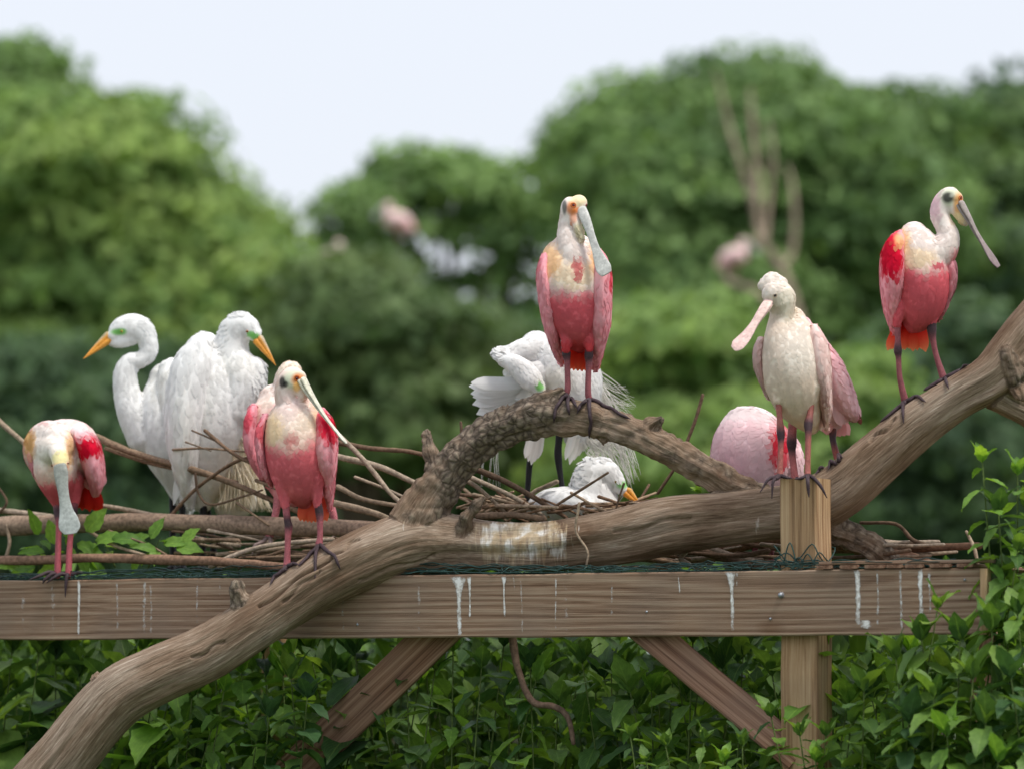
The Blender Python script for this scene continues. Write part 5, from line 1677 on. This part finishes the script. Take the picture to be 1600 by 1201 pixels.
SHR = [
    ('leafy_shrub', 'broad-leaved green shrub growing behind the foot of the log', -60, 330, 'leaf', 1006, 1110),
    ('leafy_shrub', 'dark large-leaved shrub between the log and the slanting brown brace', 330, 560, 'leaf', 1010, 1120),
    ('leafy_shrub', 'small-leaved light green shrub between the two braces', 560, 830, 'leaf', 1004, 1110),
    ('leafy_shrub', 'dense green shrub filling the gap beside the brace that meets the post', 830, 1080, 'leaf', 1004, 1120),
    ('leafy_shrub', 'green shrub growing in the corner between brace and post', 1080, 1220, 'leaf', 1000, 1100),
    ('leafy_shrub', 'glossy green shrub growing against the post under the laths', 1280, 1480, 'leaf', 1000, 1120),
]
for k, (nm, lb, u0, u1, mk, v0, v1) in enumerate(SHR):
    sh = Shrub(nm, lb, P((u0 + u1) / 2, 1100, Db((u0 + u1) / 2) + 0.6) * np.array([1, 1, 0]), mk)
    n = max(9, int((u1 - u0) / 12))
    for i in range(n):
        u = u0 + (u1 - u0) * (i + random.random()) / n
        lay = i % 3
        vt = random.uniform(v0, v1) + (0, 30, 10)[lay]
        big = 0.19 if k in (0, 1) else (0.115 if k == 2 else 0.155)
        stem_at(sh, u, vt, (0.20, 0.5, 0.85)[lay] + random.uniform(-.06, .1), nleaf=random.randint(13, 17), L=big * (1.4 if lay == 0 else 1.1) * random.uniform(.8, 1.15), start=0.58, mk=None if random.random() < .62 else ('leaf_pale' if random.random() < .65 else 'leaf_dark'))
    sh.done()

# shrub overlapping the right end of the platform
sh = Shrub('leafy_shrub', 'tall leafy shrub overlapping the right end of the platform, shoots above the board', P(1560, 1200, Db(1550) - 0.2) * np.array([1, 1, 0]), 'leaf')
for u, v, dd, L, mk in ((1535, 722, .02, .105, 'leaf_pale'), (1590, 742, .10, .11, 'leaf_pale'), (1560, 800, .02, .12, 'leaf'), (1610, 800, .12, .13, 'leaf'), (1590, 860, -.02, .13, 'leaf'), (1570, 900, .05, .13, 'leaf'), (1625, 880, .0, .13, 'leaf')):
    stem_at(sh, u, v, dd, nleaf=28, L=L * 1.1, start=.6, mk=mk, jit=.07, spread=.9)
sh.done()
sh = Shrub('leafy_shrub', 'bright-tipped leafy shrub standing in front of the board right of the post', P(1440, 1200, Db(1440) - 0.3) * np.array([1, 1, 0]), 'leaf')
for u, v, dd, L, mk in ((1465, 950, -.16, .13, 'leaf'), (1440, 1000, -.2, .15, 'leaf'), (1400, 1030, -.15, .14, 'leaf'), (1500, 1000, -.2, .15, 'leaf'), (1550, 985, -.2, .15, 'leaf'), (1590, 960, -.15, .15, 'leaf'), (1520, 1060, -.28, .15, 'leaf'),
                       (1460, 1090, -.3, .15, 'leaf'), (1580, 1060, -.3, .15, 'leaf_dark'), (1350, 1080, -.2, .14, 'leaf'), (1420, 1130, -.3, .15, 'leaf_dark'), (1540, 1130, -.35, .15, 'leaf'), (1610, 1120, -.35, .15, 'leaf'), (1330, 1130, -.18, .13, 'leaf'), (1480, 1150, -.36, .14, 'leaf_pale'), (1560, 1190, -.4, .13, 'leaf_pale')):
    stem_at(sh, u, v, dd, nleaf=22, L=L * 1.15, start=.66, mk=mk, jit=.1)
sh.done()
sh = Shrub('leafy_shrub', 'low leafy shrub hiding the foot of the post', P(1240, 1200, Db(1240) - 0.25) * np.array([1, 1, 0]), 'leaf')
for u, v, dd, L, mk in ((1205, 1120, -.12, .13, 'leaf'), (1250, 1150, -.16, .12, 'leaf'), (1160, 1165, -.15, .12, 'leaf'), (1290, 1150, -.14, .13, 'leaf'), (1100, 1160, -.12, .1, 'leaf'), (1040, 1165, -.12, .1, 'leaf'), (985, 1150, -.1, .09, 'leaf'), (1130, 1190, -.2, .11, 'leaf_pale'), (1275, 1190, -.2, .1, 'leaf_pale'), (1010, 1190, -.2, .09, 'leaf')):
    stem_at(sh, u, v, dd, nleaf=18, L=L, start=.7, mk=mk, jit=.08)
sh.done()
sh = Shrub('leafy_shrub', 'broad-leaved shrub in front of the slanting brace beneath the log', P(450, 1200, Db(450) - 0.05) * np.array([1, 1, 0]), 'leaf')
for u, v, dd, L, mk in ((455, 1060, -.03, .16, 'leaf'), (480, 1090, -.05, .16, 'leaf_dark'), (350, 1080, -.02, .13, 'leaf_pale'), (420, 1120, -.06, .17, 'leaf_dark'), (330, 1140, -.05, .15, 'leaf'), (280, 1160, -.05, .15, 'leaf'), (400, 1160, -.08, .15, 'leaf'), (300, 1090, .02, .14, 'leaf')):
    stem_at(sh, u, v, dd, nleaf=16, L=L, start=.7, mk=mk, jit=.08)
sh.done()
# the hedge the shrubs grow out of: uncountable leaves behind the platform
hr = np.random.default_rng(5)
hb = MB()
HV = np.array([(0, 0, 0), (-.24, .35, .09), (0, .4, 0), (.24, .35, .09), (-.2, .7, .02), (0, .75, -.06), (.2, .7, .02), (0, 1.0, -.14)])
HF = [(0, 2, 1), (0, 3, 2), (1, 2, 5, 4), (2, 3, 6, 5), (4, 5, 7), (5, 6, 7)]
HC = np.array([(0, .5, 0), (0, 0, .35), (0, .5, .4), (0, 1, .35), (0, 0, .7), (0, .5, .75), (0, 1, .7), (0, .5, 1)])
for i in range(11000):
    x = hr.uniform(beam_x(-500), beam_x(2000)); y = hr.uniform(1.0, 2.6)
    top = Z0 + .13 + .03 * math.sin(x * 4) + .05 * math.sin(x * 9.1) - 0.02 * (y - 1)
    p = BL(x, y, top * (1 - .75 * hr.random() ** 1.4))
    d = nz(hr.normal(size=3) + np.array([0, -.7, .1]))
    c = HC.copy(); c[:, 0] = hr.random()
    hb.add(p + (HV * hr.uniform(.09, .19)) @ frame(d, np.array([0, -.3, 1.0])).T, HF, c)
hg = hb.build('hedge', M['leaf'], None, BL(0, 1.8, 0))
tag(hg, 'dense green hedge foliage filling the gaps beneath and behind the platform', 'hedge', kind='stuff')
# spring leaves climbing through the sticks at the left
vine = Shrub('leafy_creeper', 'light green creeper leaves poking up through the sticks on the platform', BL(beam_x(180), 0.25, Z1), 'leaf_pale')
vine.root['category'] = 'creeper'
for u, v, lu, lv, L in ((60, 835, -.3, 1, .075), (70, 862, -1, .1, .07), (105, 842, .3, 1, .08), (135, 830, .7, .8, .085), (120, 850, .8, -.2, .08), (150, 845, 1, .3, .09), (175, 842, 1, .1, .09), (200, 850, .9, .4, .07), (235, 842, .5, .9, .07), (255, 850, 1, .2, .08), (275, 852, 1, -.2, .08), (245, 860, -.6, .2, .07), (95, 880, -.8, -.3, .07), (55, 885, -1, 0, .07), (30, 884, -.9, .1, .06), (125, 862, .4, -1, .07), (285, 845, .8, .6, .06), (215, 868, -.2, -.7, .05), (140, 880, .6, -.4, .06), (85, 850, -.2, .9, .07)):
    D = Db(u) + random.uniform(.12, .26)
    vine.leaf(P(u, v, D), np.array([lu, random.uniform(-.5, .1), lv]), np.array([random.uniform(-.3, .3), -.8, .6]), L * 1.25)
for a, b_ in (((95, 890), (110, 835)), ((230, 890), (250, 840)), ((60, 890), (65, 838)), ((180, 885), (160, 840)), ((120, 892), (150, 842))):
    vine.stem(P(a[0], a[1], Db(a[0]) + .2), P(b_[0], b_[1], Db(b_[0]) + .19), (0, 0, .0), nleaf=3, L=.07, start=.4, r=.003, crown=False)
vine.done()
gl = Shrub('leafy_creeper', 'two bright green leaves showing behind the arch beside the bent-over spoonbill', BL(beam_x(1090), .6, Z1), 'leaf_pale')
gl.root['category'] = 'creeper'
gl.stem(BL(beam_x(1090), .6, Z1 + .0), P(1095, 770, Db(1095) + .55), (0, 0, 0), nleaf=5, L=.07, start=.8, r=.003)
gl.done()

# ------------------------------------------------------------------ trees beyond
def canopy(V0, lobes, clump_r, per, leafsize, cols, seed, gaps=0.0, shell=0.55):
    """leaf quads in clumps spread through the outer volume of the lobes"""
    r = np.random.default_rng(seed)
    P0, N0, S0, C0 = [], [], [], []
    for (c, rx, ry, rz, n) in lobes:
        d = nz(r.normal(size=(n, 3)))
        d[:, 1] -= 0.35
        d = nz(d)
        rad = shell + (1.14 - shell) * r.random(n) ** 0.8
        cc = np.asarray(c) + d * rad[:, None] * np.array([rx, ry, rz])
        tuft = r.random(n) < 0.16
        cc[tuft] = np.asarray(c) + d[tuft] * r.uniform(1.0, 1.32, (tuft.sum(), 1)) * np.array([rx, ry, rz])
        for k in range(n):
            if r.random() < gaps:
                continue
            cr = clump_r * (r.uniform(.3, .5) if tuft[k] else r.choice([.45, .7, 1.0, 1.45]))
            m = int(per * r.uniform(.7, 1.2) * (cr / clump_r) ** 1.5)
            q = nz(r.normal(size=(m, 3)))
            q[:, 2] = np.abs(q[:, 2]) * 0.9 - 0.35
            rr = cr * (0.55 + 0.5 * r.random(m))
            P0.append(cc[k] + q * rr[:, None] * np.array([1.15, 1.15, .8]))
            N0.append(nz(q + d[k] * 0.4 + r.normal(size=(m, 3)) * 0.55 + np.array([0, 0, .35])))
            S0.append(leafsize * r.uniform(.6, 1.25, m))
            t = r.random() ** 1.3
            C0.append(np.clip((cols[0] * (1 - t) + cols[1] * t)[None] * r.uniform(.75, 1.25, (m, 1)), 0, .9))
    Pp, Nn, Ss, Cc = map(np.concatenate, (P0, N0, S0, C0))
    a = nz(np.cross(Nn, r.normal(size=Nn.shape)))
    b = np.cross(Nn, a)
    m = len(Pp)
    V = np.stack([Pp - a * Ss[:, None], Pp - b * (Ss * .5)[:, None], Pp + a * Ss[:, None], Pp + b * (Ss * .5)[:, None]], 1).reshape(-1, 3)
    me = bpy.data.meshes.new('crown')
    me.vertices.add(m * 4); me.vertices.foreach_set('co', (V - V0).astype(np.float32).ravel())
    me.loops.add(m * 4); me.loops.foreach_set('vertex_index', np.arange(m * 4, dtype=np.int32))
    me.polygons.add(m); me.polygons.foreach_set('loop_start', np.arange(0, m * 4, 4, dtype=np.int32)); me.polygons.foreach_set('loop_total', np.full(m, 4, np.int32))
    me.update(calc_edges=True)
    put_col(me, np.repeat(Cc, 4, axis=0))
    me.materials.append(M['crown'])
    return me


FAR = 1.65


def tree(name, label, D, lobes, trunk, cols, seed, gaps=0.0, clump=0.55, per=90, leaf=0.11, cat='tree', group=None, depth=1.0):
    D *= FAR; clump *= FAR; leaf *= FAR
    s = pxm(D)
    tu = trunk
    base = P(tu, 1058, D) * np.array([1, 1, 0])
    root = empty(name, base, label, cat, group)
    L = []
    for (u, v, ru, rv, n) in lobes:
        L.append((P(u, v, D + random.uniform(-1.2, 1.2)), ru * s * .86, (ru * s * .7 + .5) * depth, rv * s * .86, n))
    me = canopy(base, L, clump, per, leaf, cols, seed, gaps)
    o = bpy.data.objects.new('crown', me); COL.objects.link(o); o.parent = root; o['kind'] = 'stuff'
    tr = MB()
    top = max(L, key=lambda q: q[0][2])[0]
    mid = base * .5 + np.array([top[0], top[1], 0]) * .5
    fork = np.array([mid[0], base[1], top[2] * .42])
    TC = lin(96, 84, 70)
    loft(tr, [base - UPZ * .2, base * .7 + fork * .3, fork], [.42, .32, .26], 9, 3, col=lambda V: TC * (0.6 + .7 * vnoise(V * 6))[:, None], cap=1)
    for (c, rx, ry, rz, n) in L:
        loft(tr, [fork - UPZ * .15, (fork + c) / 2 + UPZ * .1, c + UPZ * rz * .3], [.19, .12, .05], 7, 3, col=lambda V: TC * (0.6 + .7 * vnoise(V * 6))[:, None], cap=1)
    tr.build('trunk', M['trunk'], root)
    return root


BR = (np.array([0.155, 0.265, 0.075]), np.array([0.345, 0.47, 0.135]))
MD = (np.array([0.112, 0.20, 0.072]), np.array([0.26, 0.40, 0.13]))
DK_ = (np.array([0.05, 0.10, 0.05]), np.array([0.112, 0.19, 0.078]))
GT = 'trees beyond the platform'
tree('leafy_tree', 'bright yellow-green rounded tree sloping down behind the egrets', 44, [(90, 255, 150, 110, 80), (180, 225, 80, 75, 34), (235, 310, 95, 100, 64), (20, 330, 160, 150, 90), (330, 400, 110, 90, 70), (420, 460, 90, 80, 44), (180, 450, 190, 130, 90), (40, 540, 160, 140, 60), (320, 540, 150, 120, 60)], 140, BR, 1, .06, group=GT)
tree('leafy_tree', 'tree with a pointed dark top rising behind the bright rounded tree', 52, [(15, 140, 45, 70, 36), (-40, 220, 100, 120, 50), (40, 200, 60, 60, 30), (38, 90, 18, 34, 8)], -30, MD, 2, .12, group=GT)
tree('leafy_tree', 'open crowned dark tree with sky showing between its leaves', 50, [(640, 285, 66, 56, 22), (720, 300, 84, 66, 26), (800, 310, 68, 66, 22), (570, 350, 62, 38, 15), (530, 385, 46, 36, 10), (690, 385, 110, 50, 7), (820, 400, 66, 70, 9), (760, 490, 120, 70, 18), (640, 480, 80, 70, 14)], 700, MD, 3, .15, depth=.3, clump=.38, per=64, group=GT)
tree('leafy_tree', 'wide tall tree behind the dead snag, crown broken into green clumps', 47, [(1005, 205, 84, 72, 54), (1105, 185, 76, 70, 46), (1188, 150, 42, 56, 26), (975, 300, 78, 92, 50), (1080, 290, 120, 110, 80), (1220, 250, 110, 110, 80), (1320, 210, 80, 60, 50), (1400, 230, 80, 80, 60), (1340, 340, 120, 110, 80), (1440, 330, 60, 90, 40), (1000, 430, 110, 90, 60), (1140, 460, 130, 100, 60), (1290, 470, 110, 90, 40), (930, 240, 36, 50, 12)], 1160, MD, 4, .10, group=GT)
tree('leafy_tree', 'dark tree at the edge behind the looking-right spoonbill', 49, [(1590, 190, 60, 70, 44), (1540, 300, 70, 100, 60), (1620, 330, 90, 120, 60), (1550, 430, 80, 110, 50), (1640, 500, 100, 120, 40), (1460, 480, 70, 90, 24)], 1570, (DK_[0] * 1.1, MD[1] * .85), 5, .10, group=GT)
tree('leafy_bush', 'dull grey-green bush below the gap in the trees', 34, [(600, 520, 90, 80, 40), (520, 520, 80, 90, 40), (700, 560, 80, 90, 30), (600, 640, 140, 110, 60), (740, 660, 90, 120, 40), (480, 640, 90, 110, 36), (560, 450, 40, 50, 14)], 600, (np.array([.09, .15, .055]), np.array([.16, .23, .08])), 6, .12, clump=.4, per=80, leaf=.085, cat='bush', group='bushes behind the birds')
tree('leafy_bush', 'fresh green bush beyond the young spoonbill and the arch', 33, [(1060, 540, 80, 70, 46), (1000, 600, 80, 80, 40), (1110, 590, 100, 80, 50), (1060, 680, 130, 90, 60), (980, 720, 90, 80, 36), (1150, 700, 90, 90, 36), (1320, 590, 50, 44, 16), (1290, 640, 60, 60, 20)], 1060, BR, 7, .08, clump=.4, per=80, leaf=.085, cat='bush', group='bushes behind the birds')
tree('leafy_bush', 'dark bush filling the low gap behind the bowing spoonbill', 36, [(60, 640, 130, 110, 60), (160, 700, 120, 120, 60), (-20, 760, 130, 130, 50), (250, 640, 110, 100, 50), (330, 720, 120, 120, 50), (120, 850, 160, 120, 60), (330, 860, 150, 110, 50)], 120, DK_, 8, .06, clump=.42, per=80, leaf=.09, cat='bush', group='bushes behind the birds')
tree('leafy_bush', 'deep green bush low behind the nest and the arch', 37, [(620, 800, 140, 110, 60), (800, 760, 120, 120, 60), (760, 880, 160, 100, 60), (930, 850, 140, 110, 50), (480, 800, 110, 120, 50), (870, 620, 80, 100, 36)], 760, (DK_[0], MD[0] * 1.25), 9, .08, clump=.42, per=80, leaf=.09, cat='bush', group='bushes behind the birds')
tree('leafy_bush', 'dark blue-green bush under the sloping limb beside the leafy shrub', 40, [(1400, 640, 100, 120, 50), (1500, 700, 100, 130, 50), (1420, 800, 140, 120, 60), (1580, 800, 120, 150, 50), (1280, 800, 110, 110, 40), (1500, 560, 80, 90, 36), (1150, 850, 120, 100, 40), (1600, 640, 70, 90, 36)], 1440, (DK_[0] * .9, DK_[1]), 10, .05, clump=.42, per=80, leaf=.09, cat='bush', group='bushes behind the birds')
tree('leafy_tree', 'tall green tree standing off beyond the bright rounded tree', 48, [(-420, 250, 200, 140, 60), (-300, 420, 180, 160, 60), (-520, 430, 180, 160, 60), (-400, 650, 240, 180, 70), (-800, 350, 240, 200, 60), (-800, 640, 260, 220, 60)], -420, MD, 31, .08, group=GT)
tree('leafy_tree', 'tall green tree standing off beyond the dark edge tree', 50, [(1850, 260, 180, 140, 60), (2000, 420, 180, 160, 60), (1820, 520, 160, 160, 50), (1950, 680, 240, 180, 70), (2350, 350, 240, 200, 60), (2350, 640, 260, 220, 60)], 1930, MD, 32, .08, group=GT)
# a far belt of woodland closes the view low down
fw = []
for i in range(-7, 25):
    fw.append((P(-250 + 135 * i, 640 + random.uniform(-60, 70), 108 + random.uniform(-4, 4)), 2.4, 2.3, 3.4, 34))
    fw.append((P(-250 + 135 * i + 60, 850 + random.uniform(-60, 60), 104 + random.uniform(-4, 4)), 2.5, 2.3, 3.7, 34))
me = canopy(np.zeros(3), fw, 1.2, 80, .25, (DK_[0] * .9, DK_[1] * .9), 21, .04)
o = bpy.data.objects.new('distant_woodland', me); COL.objects.link(o)
tag(o, 'dark belt of far woodland seen low behind the bushes', 'woodland', kind='stuff')

# a bare snag
sn = empty('dead_tree', P(1265, 1058, 68) * np.array([1, 1, 0]), 'bare grey dead tree standing against the wide green tree', 'tree')
sb = MB()
GC = lin(172, 156, 136)
for path, r in (([(1290, 1058), (1275, 750), (1258, 560), (1240, 470), (1215, 410), (1188, 378)], (22, 18, 15, 13, 12, 10)), ([(1188, 378), (1180, 330), (1162, 270), (1140, 200), (1118, 110)], (10, 9, 8, 6, 3)),
                ([(1180, 330), (1182, 270), (1176, 200), (1172, 140)], (9, 8, 7, 3)), ([(1195, 385), (1200, 320), (1208, 250), (1200, 190)], (8, 7, 5, 3)), ([(1220, 415), (1236, 400), (1242, 350), (1238, 290), (1230, 260)], (8, 8, 7, 5, 3)),
                ([(1215, 490), (1180, 455), (1140, 440), (1128, 415)], (8, 9, 8, 6)), ([(1188, 378), (1160, 385), (1140, 410)], (8, 7, 5))):
    loft(sb, [P(u, v, 68 + .15 * i) for i, (u, v) in enumerate(path)], [q * .62 * pxm(68) for q in r], 9, 4, col=lambda V: GC * (0.7 + .6 * vnoise(V * 9))[:, None], cap=2)
sb.build('trunk', M['trunk'], sn)


def far_spoonbill(label, u, v, D, flip, leans=1.0):
    s = Bird('roseate_spoonbill', label, 'spoonbill', D, (u, v + 30))
    f = flip
    s.body([[(u - 14 * f, v + 6, 0, 8, 9), (u - 6 * f, v, 0, 13, 14), (u + 8 * f, v + 6, .05, 14, 15), (u + 20 * f, v + 16, .1, 8, 9)], [(u - 12 * f, v + 2, 0, 6, 6), (u - 18 * f, v - 10, 0, 5, 5), (u - 14 * f, v - 20, 0, 6, 6), (u - 18 * f, v - 20, 0, 5, 5)]],
           K(240, 208, 206), [(u, v + 14, 30, 10, K(226, 150, 150), .5, .7)], voxel=.02, flakes=0, it=2)
    s.wing([(u - 6 * f, v + 1, -.06, 8, 5), (u + 8 * f, v + 8, -.05, 8, 5), (u + 20 * f, v + 16, 0, 4, 3)], K(236, 184, 186), [], voxel=.015, flakes=0)
    s.spoon([(u - 22 * f, v - 20, 0, 2), (u - 30 * f, v - 12, 0, 2), (u - 36 * f, v - 4, 0, 4), (u - 38 * f, v - 2, 0, 3)], (0, -1, 0), BILLG, None, 2)
    s.leg([(u, v + 14, 0, 2), (u, v + 34, 0, 1.6)], None, [[(u - 6, v + 36, 0)], [(u + 6, v + 36, 0)]], None, tr=1.4, snapto=False)
    s.leg([(u + 5, v + 14, 0.1, 2), (u + 5, v + 34, 0.1, 1.6)], None, [[(u - 1, v + 36, 0.1)], [(u + 11, v + 36, 0.1)]], None, tr=1.4, snapto=False)
    return s


far_spoonbill('small far spoonbill on top of the bright tree edge, beside the sky gap', 514, 402, 62, -1)
far_spoonbill('small far spoonbill perched in the open crowned tree', 622, 342, 72, 1)
far_spoonbill('small far spoonbill on the dead tree fork', 1146, 398, 67.5, -1)
